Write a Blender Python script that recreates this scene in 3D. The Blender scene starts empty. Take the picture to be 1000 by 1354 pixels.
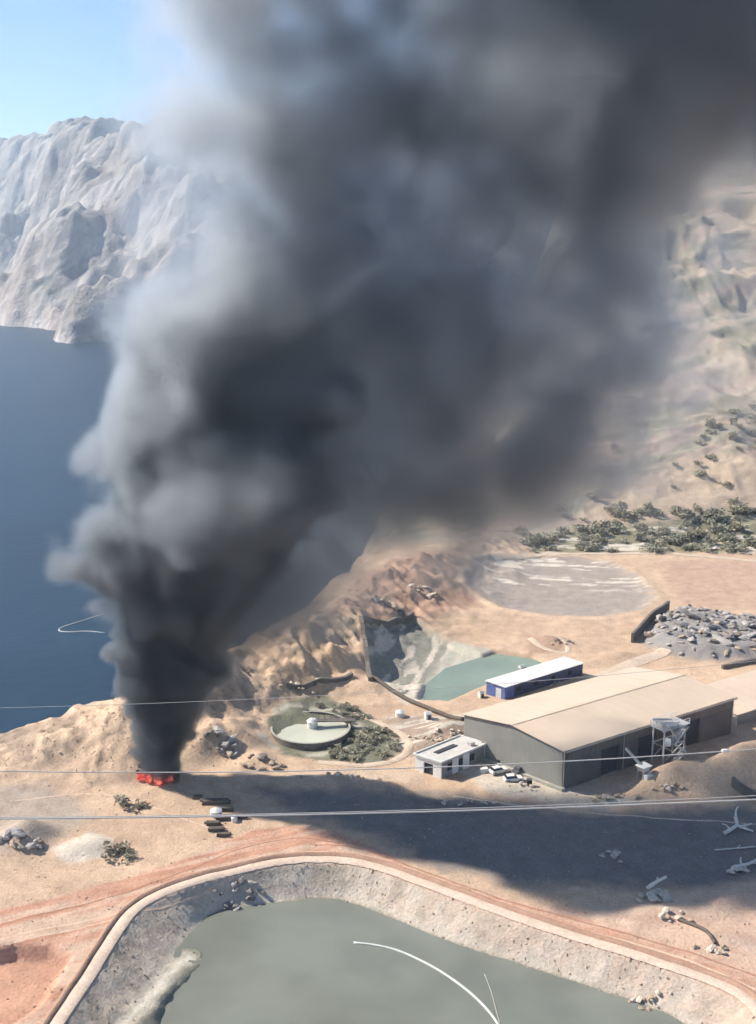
import bpy, bmesh, math, random
import numpy as np
from mathutils import Vector, Matrix

# ------------------------------------------------------------------ camera, sky, sun, exposure
sc = bpy.context.scene
COL = sc.collection
R = math.radians
CAM_H, PITCH, FPX = 90.0, R(13.0), 1500.0          # metres above the yard, look-down angle, focal length in photo pixels (1000 wide)
SUN_EL, SUN_BACK = R(40.0), R(19.0)                # sun on the left, a little behind the scene

cam_d = bpy.data.cameras.new('camera')
cam = bpy.data.objects.new('camera', cam_d)
COL.objects.link(cam)
cam.location = (0, 0, CAM_H)
cam.rotation_euler = (R(90) - PITCH, 0, 0)
cam_d.sensor_fit = 'HORIZONTAL'
cam_d.sensor_width = 36.0
cam_d.lens = 36.0 * FPX / 1000.0
cam_d.clip_start = 1.0
cam_d.clip_end = 60000.0
sc.camera = cam

world = bpy.data.worlds.new('World')
sc.world = world
world.use_nodes = True
wn = world.node_tree.nodes
wl = world.node_tree.links
wn.clear()
wo = wn.new('ShaderNodeOutputWorld')
wb = wn.new('ShaderNodeBackground')
sky = wn.new('ShaderNodeTexSky')
sky.sky_type = 'NISHITA'
sky.sun_disc = False
sky.sun_elevation = SUN_EL
sky.sun_rotation = R(-90) + SUN_BACK
sky.altitude = 2500.0
sky.air_density = 1.0
sky.dust_density = 0.0
sky.ozone_density = 3.5
wb.inputs['Strength'].default_value = 0.09
wl.new(sky.outputs['Color'], wb.inputs['Color'])
wl.new(wb.outputs['Background'], wo.inputs['Surface'])

to_sun = Vector((-math.cos(SUN_BACK) * math.cos(SUN_EL), math.sin(SUN_BACK) * math.cos(SUN_EL), math.sin(SUN_EL)))
sun_d = bpy.data.lights.new('sun', 'SUN')
sun_d.energy = 4.4
sun_d.angle = R(0.5)
sun_d.color = (1.0, 0.93, 0.825)
sun = bpy.data.objects.new('sun', sun_d)
COL.objects.link(sun)
sun.location = (-200, 60, 300)
sun.rotation_euler = to_sun.to_track_quat('Z', 'Y').to_euler()

sc.view_settings.view_transform = 'Standard'
sc.view_settings.look = 'None'
sc.view_settings.gamma = 1.0
sc.view_settings.use_curve_mapping = False
sc.view_settings.exposure = 0.92
sc.render.engine = 'CYCLES'
sc.cycles.use_denoising = True
sc.cycles.use_adaptive_sampling = True
sc.cycles.adaptive_threshold = 0.05
sc.cycles.adaptive_min_samples = 16
sc.cycles.max_bounces = 5
sc.cycles.diffuse_bounces = 2
sc.cycles.glossy_bounces = 2
sc.cycles.transmission_bounces = 3
sc.cycles.transparent_max_bounces = 128
sc.cycles.volume_bounces = 2
sc.cycles.volume_step_rate = 6.0
sc.cycles.volume_max_steps = 512

# ------------------------------------------------------------------ helpers
rng = np.random.default_rng(7)
rnd = random.Random(7)
CF = np.array([0.0, math.cos(PITCH), -math.sin(PITCH)])
CU = np.array([0.0, math.sin(PITCH), math.cos(PITCH)])
CC = np.array([0.0, 0.0, CAM_H])


def ray(px, py):
    return CF + (px - 500.0) / FPX * np.array([1.0, 0, 0]) + (677.0 - py) / FPX * CU


def at(px, py, z=0.0):
    """world point at height z that the photo shows at this place"""
    d = ray(px, py)
    return CC + (z - CAM_H) / d[2] * d


def aty(px, py, y):
    d = ray(px, py)
    return CC + y / d[1] * d


def smooth(a, b, x):
    t = np.clip((x - a) / (b - a), 0, 1)
    return t * t * (3 - 2 * t)


def _hash(ix, iy, seed):
    h = (ix.astype(np.int64) * 374761393 + iy.astype(np.int64) * 668265263 + seed * 982451653) & 0xFFFFFFFF
    h = ((h ^ (h >> 13)) * 1274126177) & 0xFFFFFFFF
    h = h ^ (h >> 16)
    return (h & 0xFFFFFF) / float(0xFFFFFF)


def vnoise(x, y, seed=0):
    ix, iy = np.floor(x), np.floor(y)
    fx, fy = x - ix, y - iy
    fx = fx * fx * fx * (fx * (fx * 6 - 15) + 10)
    fy = fy * fy * fy * (fy * (fy * 6 - 15) + 10)
    a, b = _hash(ix, iy, seed), _hash(ix + 1, iy, seed)
    c, d = _hash(ix, iy + 1, seed), _hash(ix + 1, iy + 1, seed)
    return (a * (1 - fx) + b * fx) * (1 - fy) + (c * (1 - fx) + d * fx) * fy


def fbm(x, y, octaves=4, seed=0, gain=0.5):
    s, amp, tot = 0.0, 1.0, 0.0
    for k in range(octaves):
        ca, sa = math.cos(k * 1.1), math.sin(k * 1.1)
        s = s + amp * vnoise((x * ca - y * sa) * 2 ** k + 13.7 * k, (x * sa + y * ca) * 2 ** k - 7.1 * k, seed + k)
        tot += amp
        amp *= gain
    return s / tot


def ridged(x, y, octaves=4, seed=0, gain=0.5):
    s, amp, tot = 0.0, 1.0, 0.0
    for k in range(octaves):
        ca, sa = math.cos(k * 0.9), math.sin(k * 0.9)
        n = vnoise((x * ca - y * sa) * 2 ** k + 3.1 * k, (x * sa + y * ca) * 2 ** k + 5.3 * k, seed + k)
        s = s + amp * (1 - np.abs(2 * n - 1)) ** 1.5
        tot += amp
        amp *= gain
    return s / tot


def poly_sd(x, y, pts):
    """signed distance to a polygon, negative inside; far outside only a lower bound"""
    n = len(pts)
    if x.size > 5000:
        q = np.array([p[:2] for p in pts])
        out = np.maximum(np.maximum(q[:, 0].min() - x, x - q[:, 0].max()), np.maximum(q[:, 1].min() - y, y - q[:, 1].max()))
        near = out < 15.0
        res = np.array(out)
        res[near] = poly_sd(x[near], y[near], pts) if near.sum() <= 5000 else _poly_sd(x[near], y[near], pts)
        return res
    return _poly_sd(x, y, pts)


def _poly_sd(x, y, pts):
    n = len(pts)
    d2 = np.full(x.shape, 1e18)
    ins = np.zeros(x.shape, bool)
    for i in range(n):
        x0, y0 = pts[i][0], pts[i][1]
        x1, y1 = pts[(i + 1) % n][0], pts[(i + 1) % n][1]
        ex, ey = x1 - x0, y1 - y0
        wx, wy = x - x0, y - y0
        t = np.clip((wx * ex + wy * ey) / (ex * ex + ey * ey + 1e-12), 0, 1)
        d2 = np.minimum(d2, (wx - t * ex) ** 2 + (wy - t * ey) ** 2)
        c = (y0 > y) != (y1 > y)
        if ey != 0:
            ins ^= c & (x < ex * (y - y0) / ey + x0)
    d = np.sqrt(d2)
    return np.where(ins, -d, d)


def line_d(x, y, pts):
    """distance to a polyline and the interpolated third value along it"""
    best = np.full(x.shape, 1e18)
    val = np.zeros(x.shape)
    for i in range(len(pts) - 1):
        x0, y0, v0 = pts[i]
        x1, y1, v1 = pts[i + 1]
        ex, ey = x1 - x0, y1 - y0
        t = np.clip(((x - x0) * ex + (y - y0) * ey) / (ex * ex + ey * ey + 1e-12), 0, 1)
        d = (x - x0 - t * ex) ** 2 + (y - y0 - t * ey) ** 2
        m = d < best
        best = np.where(m, d, best)
        val = np.where(m, v0 + t * (v1 - v0), val)
    return np.sqrt(best), val


def PP(pix, z=0.0):
    return [tuple(at(a, b, z)[:2]) for a, b in pix]


def spline(pts, n=8):
    """Catmull-Rom through points of any dimension"""
    P = [np.array(p, float) for p in pts]
    P = [2 * P[0] - P[1]] + P + [2 * P[-1] - P[-2]]
    out = []
    for i in range(1, len(P) - 2):
        for k in range(n):
            t = k / n
            a, b, c, d = P[i - 1], P[i], P[i + 1], P[i + 2]
            out.append(0.5 * (2 * b + (c - a) * t + (2 * a - 5 * b + 4 * c - d) * t * t + (3 * b - a - 3 * c + d) * t ** 3))
    out.append(P[-2])
    return out


def tag(o, label=None, cat=None, group=None, kind=None):
    if label:
        o['label'] = label
    if cat:
        o['category'] = cat
    if group:
        o['group'] = group
    if kind:
        o['kind'] = kind
    return o


def empty(name, loc=(0, 0, 0), rz=0.0):
    o = bpy.data.objects.new(name, None)
    COL.objects.link(o)
    o.location = loc
    o.rotation_euler = (0, 0, rz)
    o.empty_display_size = 0.3
    return o


def link_mesh(name, me, mat=None, parent=None, loc=None, rot=None, scale=None):
    o = bpy.data.objects.new(name, me)
    COL.objects.link(o)
    if mat is not None and len(me.materials) == 0:
        me.materials.append(mat)
    if parent is not None:
        o.parent = parent
    if loc is not None:
        o.location = loc
    if rot is not None:
        o.rotation_euler = rot
    if scale is not None:
        o.scale = scale
    return o


def pydata(name, verts, faces, mat=None, parent=None, smooth_shade=False, **kw):
    me = bpy.data.meshes.new(name)
    me.from_pydata([tuple(map(float, v)) for v in verts], [], faces)
    if smooth_shade:
        me.polygons.foreach_set('use_smooth', [True] * len(me.polygons))
    me.update()
    return link_mesh(name, me, mat, parent, **kw)


class MB:
    """collects boxes, bars, tubes and sheets into one mesh"""

    def __init__(self):
        self.v, self.f = [], []

    def add(self, verts, faces):
        o = len(self.v)
        self.v += [tuple(map(float, v)) for v in verts]
        self.f += [tuple(i + o for i in fc) for fc in faces]
        return self

    def hexa(self, b, t):
        """bottom four and top four corners, both counter-clockwise seen from above"""
        return self.add(list(b) + list(t), [(3, 2, 1, 0), (4, 5, 6, 7), (0, 1, 5, 4), (1, 2, 6, 5), (2, 3, 7, 6), (3, 0, 4, 7)])

    def box(self, c, s, rz=0.0):
        ca, sa = math.cos(rz), math.sin(rz)
        q = []
        for z in (-0.5, 0.5):
            for x, y in ((-0.5, -0.5), (0.5, -0.5), (0.5, 0.5), (-0.5, 0.5)):
                X, Y = x * s[0], y * s[1]
                q.append((c[0] + X * ca - Y * sa, c[1] + X * sa + Y * ca, c[2] + z * s[2]))
        return self.hexa(q[:4], q[4:])

    def bar(self, a, b, w, h=None):
        h = h or w
        a, b = Vector(a), Vector(b)
        d = (b - a).normalized()
        up = Vector((0, 0, 1)) if abs(d.z) < 0.95 else Vector((0, 1, 0))
        s = d.cross(up).normalized() * (w / 2)
        t = s.cross(d).normalized() * (h / 2)
        return self.hexa([a - s - t, a + s - t, b + s - t, b - s - t], [a - s + t, a + s + t, b + s + t, b - s + t])

    def tube(self, pts, r, n=8, cap=True):
        pts = [Vector(tuple(map(float, p))) for p in pts]
        rs = r if isinstance(r, (list, tuple)) else [r] * len(pts)
        o = len(self.v)
        for i, p in enumerate(pts):
            d = (pts[min(i + 1, len(pts) - 1)] - pts[max(i - 1, 0)]).normalized()
            up = Vector((0, 0, 1)) if abs(d.z) < 0.9 else Vector((0, 1, 0))
            s = d.cross(up).normalized()
            t = s.cross(d).normalized()
            for k in range(n):
                a = 2 * math.pi * k / n
                self.v.append(tuple(p + (s * math.cos(a) + t * math.sin(a)) * rs[i]))
        for i in range(len(pts) - 1):
            for k in range(n):
                k2 = (k + 1) % n
                self.f.append((o + i * n + k, o + i * n + k2, o + (i + 1) * n + k2, o + (i + 1) * n + k))
        if cap:
            self.f.append(tuple(o + k for k in range(n))[::-1])
            self.f.append(tuple(o + (len(pts) - 1) * n + k for k in range(n)))
        return self

    def build(self, name, mat, parent=None, smooth_shade=False, **kw):
        return pydata(name, self.v, self.f, mat, parent, smooth_shade, **kw)


def mat(name, col, rough=0.8, var=0.18, scale=0.6, bump=0.0, bscale=3.0, metal=0.0, spec=0.3, emit=None, col2=None, stretch=None):
    """principled surface with a procedural two-scale colour variation and optional bump"""
    m = bpy.data.materials.new(name)
    m.use_nodes = True
    nt = m.node_tree
    N, L = nt.nodes, nt.links
    b = N['Principled BSDF']
    tc = N.new('ShaderNodeTexCoord')
    src = tc.outputs['Object']
    if stretch:
        mp = N.new('ShaderNodeMapping')
        mp.inputs['Scale'].default_value = stretch
        L.new(src, mp.inputs['Vector'])
        src = mp.outputs['Vector']
    n1 = N.new('ShaderNodeTexNoise')
    n1.inputs['Scale'].default_value = scale
    n1.inputs['Detail'].default_value = 6
    n1.inputs['Roughness'].default_value = 0.62
    L.new(src, n1.inputs['Vector'])
    rp = N.new('ShaderNodeValToRGB')
    c2 = col2 or tuple(c * (1 + var) for c in col)
    rp.color_ramp.elements[0].position = 0.3
    rp.color_ramp.elements[1].position = 0.7
    rp.color_ramp.elements[0].color = tuple(c * (1 - var) for c in col) + (1,)
    rp.color_ramp.elements[1].color = tuple(c2) + (1,)
    L.new(n1.outputs['Fac'], rp.inputs['Fac'])
    L.new(rp.outputs['Color'], b.inputs['Base Color'])
    b.inputs['Roughness'].default_value = rough
    b.inputs['Metallic'].default_value = metal
    b.inputs['Specular IOR Level'].default_value = spec
    if bump:
        n2 = N.new('ShaderNodeTexNoise')
        n2.inputs['Scale'].default_value = bscale
        n2.inputs['Detail'].default_value = 5
        L.new(src, n2.inputs['Vector'])
        bp = N.new('ShaderNodeBump')
        bp.inputs['Strength'].default_value = bump
        bp.inputs['Distance'].default_value = 0.5
        L.new(n2.outputs['Fac'], bp.inputs['Height'])
        L.new(bp.outputs['Normal'], b.inputs['Normal'])
    if emit:
        b.inputs['Emission Color'].default_value = tuple(emit[:3]) + (1,)
        b.inputs['Emission Strength'].default_value = emit[3]
    return m

# ------------------------------------------------------------------ the land
SEA_Z = -50.0
POND_Z = -3.5
RIM = [(60, 1400), (85, 1354), (128, 1290), (168, 1225), (200, 1194), (260, 1170), (330, 1152), (390, 1142), (450, 1142), (510, 1155), (600, 1188), (700, 1224),
       (800, 1256), (900, 1288), (965, 1314), (1000, 1345), (1030, 1400)]
WATER = [(170, 1380), (205, 1325), (222, 1290), (232, 1255), (262, 1222), (290, 1203), (330, 1197), (390, 1190), (430, 1186), (480, 1197), (540, 1222), (600, 1246),
         (700, 1277), (800, 1310), (880, 1338), (960, 1385)]
rim_w = [tuple(p) for p in spline(PP(RIM), 2)]
rim_poly = rim_w + [(70, 60), (-80, 60)]
wat_w = [tuple(p) for p in spline(PP(WATER, POND_Z), 2)]
wat_poly = wat_w + [(62, 66), (-66, 66)]
SPIT = [tuple(at(a, b, z)[:2]) + (z,) for a, b, z in ((110, 1400, -1.7), (158, 1362, -2.3), (198, 1318, -2.75), (226, 1286, -3.1), (250, 1266, -3.5))]
RIDGE = [(-100, 184, 0.5), (-67, 192, 2.2), (-55, 197, 6.0), (-46, 200, 9.0), (-38, 207, 9.5), (-27, 222, 9.0), (-18, 237, 10.5), (-5, 262, 7.0), (6, 290, 6.5), (18, 312, 5.0), (34, 340, 3.0)]
COAST_Y = [-300, 170, 190, 205, 225, 245, 262, 300, 350, 450, 600, 900, 1700]
COAST_X = [-150, -104, -86, -60, -43, -35, -26, -12, 2, 15, 40, 90, 240]
PIT = PP([(476, 854), (545, 828), (640, 866), (575, 900), (530, 908), (493, 908)])
POND2 = PP([(552, 928), (560, 908), (590, 884), (655, 864), (704, 870), (740, 885), (642, 909), (592, 931)], -0.8)
REDPIT = PP([(-60, 1262), (20, 1246), (70, 1248), (97, 1262), (60, 1325), (30, 1345), (-60, 1400)])
OVAL = PP([(690, 738), (760, 737), (812, 745), (848, 762), (872, 788), (852, 808), (800, 817), (730, 815), (660, 805), (610, 785), (625, 752)])
HEAP = PP([(848, 850), (866, 818), (905, 805), (960, 815), (1040, 830), (1050, 870), (940, 876), (880, 866)])
MOUNDS = [  # photo place, radii in metres, turn, height
    (118, 1122, 4.4, 3.0, 0.3, 1.5), (40, 1108, 4.0, 4.5, 0.5, 2.2), (15, 1120, 5, 5, 0.2, 1.6), (890, 1030, 8.5, 3.6, 0.55, 2.6), (985, 1022, 13, 4.5, 0.45, 4.2), (1080, 1010, 14, 6, 0.3, 4.5),
    (815, 868, 5.5, 3.0, 0.2, 0.9), (730, 848, 5.5, 3.2, -0.35, 1.2), (590, 965, 6.0, 2.6, 0.25, 1.3), (570, 985, 6.0, 2.2, 0.2, 1.0), (420, 1032, 9.5, 2.2, 0.05, 0.9), (500, 1040, 6, 2.0, 0.0, 0.7),
    (310, 990, 5.5, 5.0, 0.4, 2.6), (270, 1000, 4.0, 3.5, 0.0, 2.0), (340, 1010, 3.4, 2.6, 0.3, 1.2), (860, 1212, 6, 2.4, 0.1, 1.1), (940, 1240, 5, 2.0, -0.4, 1.0), (965, 1195, 5.5, 2.4, 0.6, 1.2),
    (640, 1082, 4, 1.5, 0.1, 0.5), (815, 1132, 4.5, 1.5, 0.3, 0.6), (540, 760, 9, 7, 0.3, 3.0), (585, 790, 9, 5, 0.2, 2.0), (500, 790, 8, 6, 0.6, 2.4), (660, 1038, 7, 1.6, -0.3, 0.5), (780, 1060, 9, 1.4, 0.1, 0.5)]
MOUNDS = [(at(a, b)[0], at(a, b)[1], c, d, e, f) for a, b, c, d, e, f in MOUNDS]


def height(x, y):
    x = np.asarray(x, float)
    y = np.asarray(y, float)
    coast = x - np.interp(y, COAST_Y, COAST_X)
    h = 0.5 * (fbm(x / 14, y / 14, 3, 1) - 0.5) + 0.34 * (fbm(x / 3.2, y / 3.2, 3, 5) - 0.5)
    # rocky ridge on the sea side, cut by gullies that run down towards the yard
    d, v = line_d(x, y, RIDGE)
    wob = fbm(x / 8, y / 8, 3, 17)
    prof = np.exp(-(d / (10.5 + 6 * wob)) ** 2)
    gx_, gy_ = x * 0.83 + y * 0.56, -x * 0.56 + y * 0.83
    gul = ridged(gx_ / 4.2 + 0.8 * wob, gy_ / 11.0, 4, 31, 0.55)
    h = h + prof * (v * (0.62 + 0.55 * wob) + np.minimum(v, 6) * 0.5 * (gul - 0.5)) + 0.7 * prof * (ridged(x / 2.3, y / 2.3, 3, 44) - 0.5)
    # hillside at the back right
    t = y - (338 + 10 * (fbm(x / 40, y / 40, 2, 8) - 0.5)) + 0.05 * np.minimum(x - 60, 0)
    tt = np.maximum(t, 0)
    hill = 0.34 * tt * smooth(0, 50, tt) + 0.02 * tt * np.sin(tt / 11 + 2 * fbm(x / 30, y / 30, 3, 3)) + np.minimum(tt * 0.06, 14) * (ridged(x / 36, y / 30, 5, 71) - 0.45) + np.minimum(tt * 0.03, 1.8) * (ridged(x / 9, y / 7, 4, 75) - 0.5)
    hill = np.where(hill > 120, 120 + (hill - 120) * 0.35, hill)
    h = h + hill * smooth(-5, 70, coast)
    # mounds and heaps
    for mx, my, rx, ry, a, hh in MOUNDS:
        ca, sa = math.cos(a), math.sin(a)
        ux, uy = ((x - mx) * ca + (y - my) * sa) / rx, (-(x - mx) * sa + (y - my) * ca) / ry
        q = ux * ux + uy * uy
        h = h + hh * np.exp(-q * 1.3) * (0.8 + 0.4 * wob)
    s = poly_sd(x, y, HEAP)
    h = h + smooth(1.0, -5.0, s) * (1.8 + 1.2 * fbm(x / 3, y / 3, 3, 9))
    # hollows: walled pit, settling pond, dug pit, dry basin
    s = poly_sd(x, y, PIT)
    h = h - 1.9 * smooth(0.3, -1.2, s) * smooth(46, 16, x + (y - 230) * 0.3)
    s = poly_sd(x, y, POND2)
    h = h - 1.7 * smooth(0.6, -1.5, s)
    s = poly_sd(x, y, REDPIT)
    h = h - 2.0 * smooth(0.2, -1.6, s)
    s = poly_sd(x, y, OVAL)
    h = h - 0.4 * smooth(0.5, -5, s) + 0.35 * np.exp(-(s / 1.6) ** 2)
    # tailings pond: bank between rim and water, bed below
    dr = poly_sd(x, y, rim_poly)
    dw = poly_sd(x, y, wat_poly)
    k = np.clip(-dr / np.maximum(-dr + np.maximum(dw, 0), 1e-6), 0, 1)
    flat = smooth(3.0, 0.0, dr)
    bank = h * 0.25 * (1 - k) - (3.5) * k ** 0.85 + (0.55 * (ridged(x / 3.5, y / 3.5, 4, 55) - 0.5) * np.sin(np.pi * np.clip(k, 0, 1)))
    bed = -3.5 - 2.2 * smooth(0, -5, dw) + 0.2 * (fbm(x / 2, y / 2, 2, 4) - 0.5) * smooth(-4, 0, dw)
    sd_, sv_ = line_d(x, y, SPIT)
    spit = sv_ + 0.4 * (fbm(x / 1.1, y / 1.1, 4, 66) - 0.5) - 0.6 * np.maximum(sd_ - 1.2 - 2.2 * (fbm(x / 2.0, y / 2.0, 3, 67) - 0.3), 0)
    bed, bank = np.maximum(bed, spit), np.maximum(bank, spit)
    h = np.where(dr < 0, np.where(dw < 0, bed, bank), h * (1 - 0.75 * flat))
    # cliff to the sea
    c = coast + 9 * (ridged(x / 18, y / 18, 3, 61) - 0.5)
    return h + (-62 - h) * smooth(2, -34, c)


def axis(parts):
    out = []
    for a, b, n in parts:
        out.append(np.linspace(a, b, n, endpoint=False))
    return np.concatenate(out + [[parts[-1][1]]])


gxs = axis([(-620, -200, 16), (-200, -82, 40), (-82, 100, 364), (100, 180, 80), (180, 500, 70), (500, 1800, 50)])
gys = axis([(-200, 60, 20), (60, 112, 36), (112, 262, 320), (262, 420, 200), (420, 700, 130), (700, 1700, 70)])
X, Y = np.meshgrid(gxs, gys)
Z = height(X, Y)


def Hg(x, y):
    """land height read from the ground grid"""
    i = np.clip(np.searchsorted(gxs, x) - 1, 0, len(gxs) - 2)
    j = np.clip(np.searchsorted(gys, y) - 1, 0, len(gys) - 2)
    fx, fy = (x - gxs[i]) / (gxs[i + 1] - gxs[i]), (y - gys[j]) / (gys[j + 1] - gys[j])
    return (Z[j, i] * (1 - fx) + Z[j, i + 1] * fx) * (1 - fy) + (Z[j + 1, i] * (1 - fx) + Z[j + 1, i + 1] * fx) * fy


def Hs(x, y):
    return float(Hg(np.array([float(x)]), np.array([float(y)]))[0])


def drop(px, py):
    """point of the land that the photo shows at this place"""
    d = ray(px, py)
    ss = np.arange(100, 900, 2.0)
    for _ in range(3):
        p = CC[:, None] + d[:, None] * ss
        hit = np.nonzero(p[2] < Hg(p[0], p[1]))[0]
        if len(hit) == 0:
            return at(px, py)
        k = max(int(hit[0]), 1)
        ss = np.linspace(ss[k - 1], ss[k], 24)
    return CC + d * ss[0]


# earth colours (material of the ground itself: sand, red clay, tailings, scrub soil; plus painted smoke shade and ridge sunlight)
SAND, SAND2 = np.array([.55, .395, .275]), np.array([.485, .345, .24])
RED, RED2 = np.array([.50, .285, .195]), np.array([.43, .225, .15])
GREY, PALE, OLIVE, ROCK = np.array([.27, .255, .225]), np.array([.60, .53, .44]), np.array([.17, .17, .11]), np.array([.40, .30, .22])
PINK = np.array([.54, .34, .25])
tone = np.empty(X.shape + (3,))
n1 = fbm(X / 11, Y / 11, 4, 101)
tone[:] = SAND2 + (SAND - SAND2) * smooth(0.35, 0.65, n1)[..., None]


def paint(mask, col):
    global tone
    tone += (np.asarray(col) - tone) * np.clip(mask, 0, 1)[..., None]


edge = 2.0 * (fbm(X / 2.5, Y / 2.5, 4, 120) - 0.5)


def zone(pix, col, soft=0.8, amt=1.0, world=None, ragged=1.0):
    s = poly_sd(X, Y, world or PP(pix)) + edge * ragged
    paint(amt * smooth(soft, -soft, s), col)


def streaks(ang, long, short, seed):
    ca, sa = math.cos(ang), math.sin(ang)
    return fbm((X * ca + Y * sa) / long, (-X * sa + Y * ca) / short, 4, seed)


# ridge rock
dR, vR = line_d(X, Y, RIDGE)
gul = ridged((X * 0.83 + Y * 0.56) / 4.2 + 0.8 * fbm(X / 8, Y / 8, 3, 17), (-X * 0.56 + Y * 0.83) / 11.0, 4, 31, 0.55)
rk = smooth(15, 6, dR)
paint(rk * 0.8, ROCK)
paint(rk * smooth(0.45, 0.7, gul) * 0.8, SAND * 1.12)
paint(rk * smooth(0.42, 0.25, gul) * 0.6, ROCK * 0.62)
paint(smooth(17, 6, np.hypot(X + 17, Y - 228)) * 0.7, np.array([.58, .40, .255]))  # sunlight on the ridge's yard-side face, painted in as a lighter golden tone
# hillside
tH = smooth(338, 356, Y)
hn = fbm(X / 26, Y / 20, 5, 140)
paint(tH * 0.75, np.array([.42, .36, .265]))
paint(tH * smooth(0.5, 0.62, hn), np.array([.33, .30, .225]))
paint(tH * smooth(0.45, 0.36, hn) * 0.9, np.array([.50, .41, .31]))
st = streaks(0.35, 34, 5, 150)
paint(tH * smooth(0.55, 0.66, st) * 0.8, np.array([.47, .35, .28]))
paint(tH * smooth(0.42, 0.34, st) * 0.6, np.array([.22, .20, .14]))
s = poly_sd(X, Y, [tuple(drop(a, b)[:2]) for a, b in [(800, 650), (880, 612), (960, 600), (1060, 610), (1060, 680), (960, 672), (850, 690), (760, 700)]])
paint(smooth(4, -4, s + 3 * edge), np.array([.52, .40, .29]))
s = poly_sd(X, Y, [tuple(drop(a, b)[:2]) for a, b in [(690, 728), (760, 700), (860, 690), (960, 676), (1080, 680), (1080, 730), (850, 730)]])
green_sd = s
paint(0.85 * smooth(3, -3, s + 3 * edge), np.array([.20, .195, .125]))
paint(smooth(2, -2, s) * smooth(0.56, 0.64, streaks(0.1, 14, 2.0, 160)), PALE * 0.95)
# plain behind the sheds
zone([(870, 742), (1100, 742), (1100, 812), (900, 800)], np.array([.46, .315, .235]), 3, 0.9)
zone([(640, 735), (880, 738), (880, 742), (640, 742)], SAND * 0.95, 1.5)
zone([(440, 860), (470, 780), (540, 738), (620, 740), (640, 800), (560, 830)], np.array([.40, .25, .18]), 3, 0.8)
zone(None, np.array([.30, .27, .245]), 3.0, 0.8, world=OVAL, ragged=3.0)
sv = poly_sd(X, Y, OVAL)
paint(smooth(1, -2, sv) * smooth(0.55, 0.63, streaks(-0.15, 11, 1.8, 170)) * smooth(292, 302, Y), PALE)
paint(np.exp(-((sv - 1.0) / 1.0) ** 2) * 0.9, SAND * 1.1)
zone(None, np.array([.27, .255, .245]), 1.5, 0.95, world=HEAP)
zone([(690, 840), (745, 845), (750, 860), (700, 866)], np.array([.36, .24, .17]), 1.5, 0.8)
# pit, wedge, settling pond, tank surround
zone(None, np.array([.25, .245, .205]), 0.8, 0.95, world=PIT)
sp = poly_sd(X, Y, PIT)
paint(smooth(0, -1, sp) * smooth(0.56, 0.66, streaks(1.3, 9, 1.6, 180)), PALE * 0.9)
zone([(575, 872), (600, 850), (660, 862), (580, 890), (556, 902)], np.array([.44, .42, .35]), 1.2, 0.8)
zone([(488, 908), (560, 896), (600, 886), (570, 905), (586, 915), (540, 932)], PALE, 0.8)
zone([(350, 966), (385, 938), (430, 925), (478, 945), (520, 972), (528, 995), (500, 1010), (440, 1008), (375, 998)], np.array([.145, .155, .11]), 1.0, 0.92)
dT = np.hypot(X + 12.9, Y - 201.8)
paint(np.exp(-((dT - 9.6) / 1.0) ** 2) * smooth(0.4, 0.55, fbm(X / 4, Y / 4, 3, 191)) * 0.9, np.array([.46, .42, .34]))
zone([(515, 950), (600, 945), (625, 965), (610, 1000), (545, 1003), (520, 985)], np.array([.33, .255, .205]), 1.2, 0.8)
paint(smooth(3, -3, poly_sd(X, Y, PP([(515, 950), (600, 945), (625, 965), (610, 1000), (545, 1003), (520, 985)]))) * smooth(0.54, 0.62, streaks(0.45, 9, 1.2, 200)), PALE * 0.95)
zone([(600, 1010), (660, 1008), (740, 1040), (800, 1052), (850, 1060), (790, 1072), (700, 1058), (640, 1045)], np.array([.52, .46, .38]), 1.0, 0.85)
zone([(380, 1022), (470, 1016), (560, 1020), (560, 1036), (420, 1040)], np.array([.52, .40, .30]), 1.0, 0.8)
zone([(330, 1040), (460, 1046), (620, 1052), (760, 1076), (880, 1072), (1060, 1066), (1080, 1150), (930, 1176), (800, 1172), (660, 1166), (560, 1140), (500, 1104), (400, 1078)], np.array([.165, .158, .154]), 2.5, 0.9, ragged=2.0)  # deepens the smoke's cast shadow: shade painted into the ground colour
# grey strip of fines left, red haul road, right bench
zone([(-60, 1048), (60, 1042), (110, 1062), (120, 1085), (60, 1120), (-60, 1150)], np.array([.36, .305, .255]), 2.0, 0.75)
zone([(118, 1102), (150, 1112), (140, 1135), (90, 1140), (70, 1125)], PALE * 0.97, 0.7, 0.9)
road = [(-120, 1235), (0, 1203), (90, 1182), (160, 1162), (230, 1140), (285, 1117), (335, 1097), (395, 1091), (450, 1101), (495, 1118), (545, 1150), (600, 1168), (700, 1196),
        (800, 1212), (870, 1216), (930, 1200), (980, 1185), (1100, 1150), (1120, 1400), (1010, 1350), (965, 1314), (900, 1288), (800, 1256), (700, 1224), (600, 1188), (510, 1155), (450, 1142),
        (390, 1142), (330, 1152), (260, 1170), (200, 1194), (168, 1225), (128, 1290), (85, 1354), (20, 1440), (-200, 1440)]
zone(road, PINK * 0.98, 0.7, 0.95, ragged=0.5)
srd = poly_sd(X, Y, PP(road))
along = streaks(0.42, 13, 0.9, 210)
along2 = streaks(-0.38, 13, 0.9, 215)
along = np.where(X < -6, along, along2)
paint(smooth(0.3, -0.8, srd) * smooth(0.46, 0.55, along), RED)
paint(smooth(0.3, -0.8, srd) * smooth(0.60, 0.68, along) * 0.7, RED2)
paint(smooth(0.3, -0.8, srd) * smooth(0.44, 0.36, along) * 0.7, np.array([.54, .40, .30]))
zone(None, RED, 0.5, 0.95, world=REDPIT, ragged=0.2)
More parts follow.
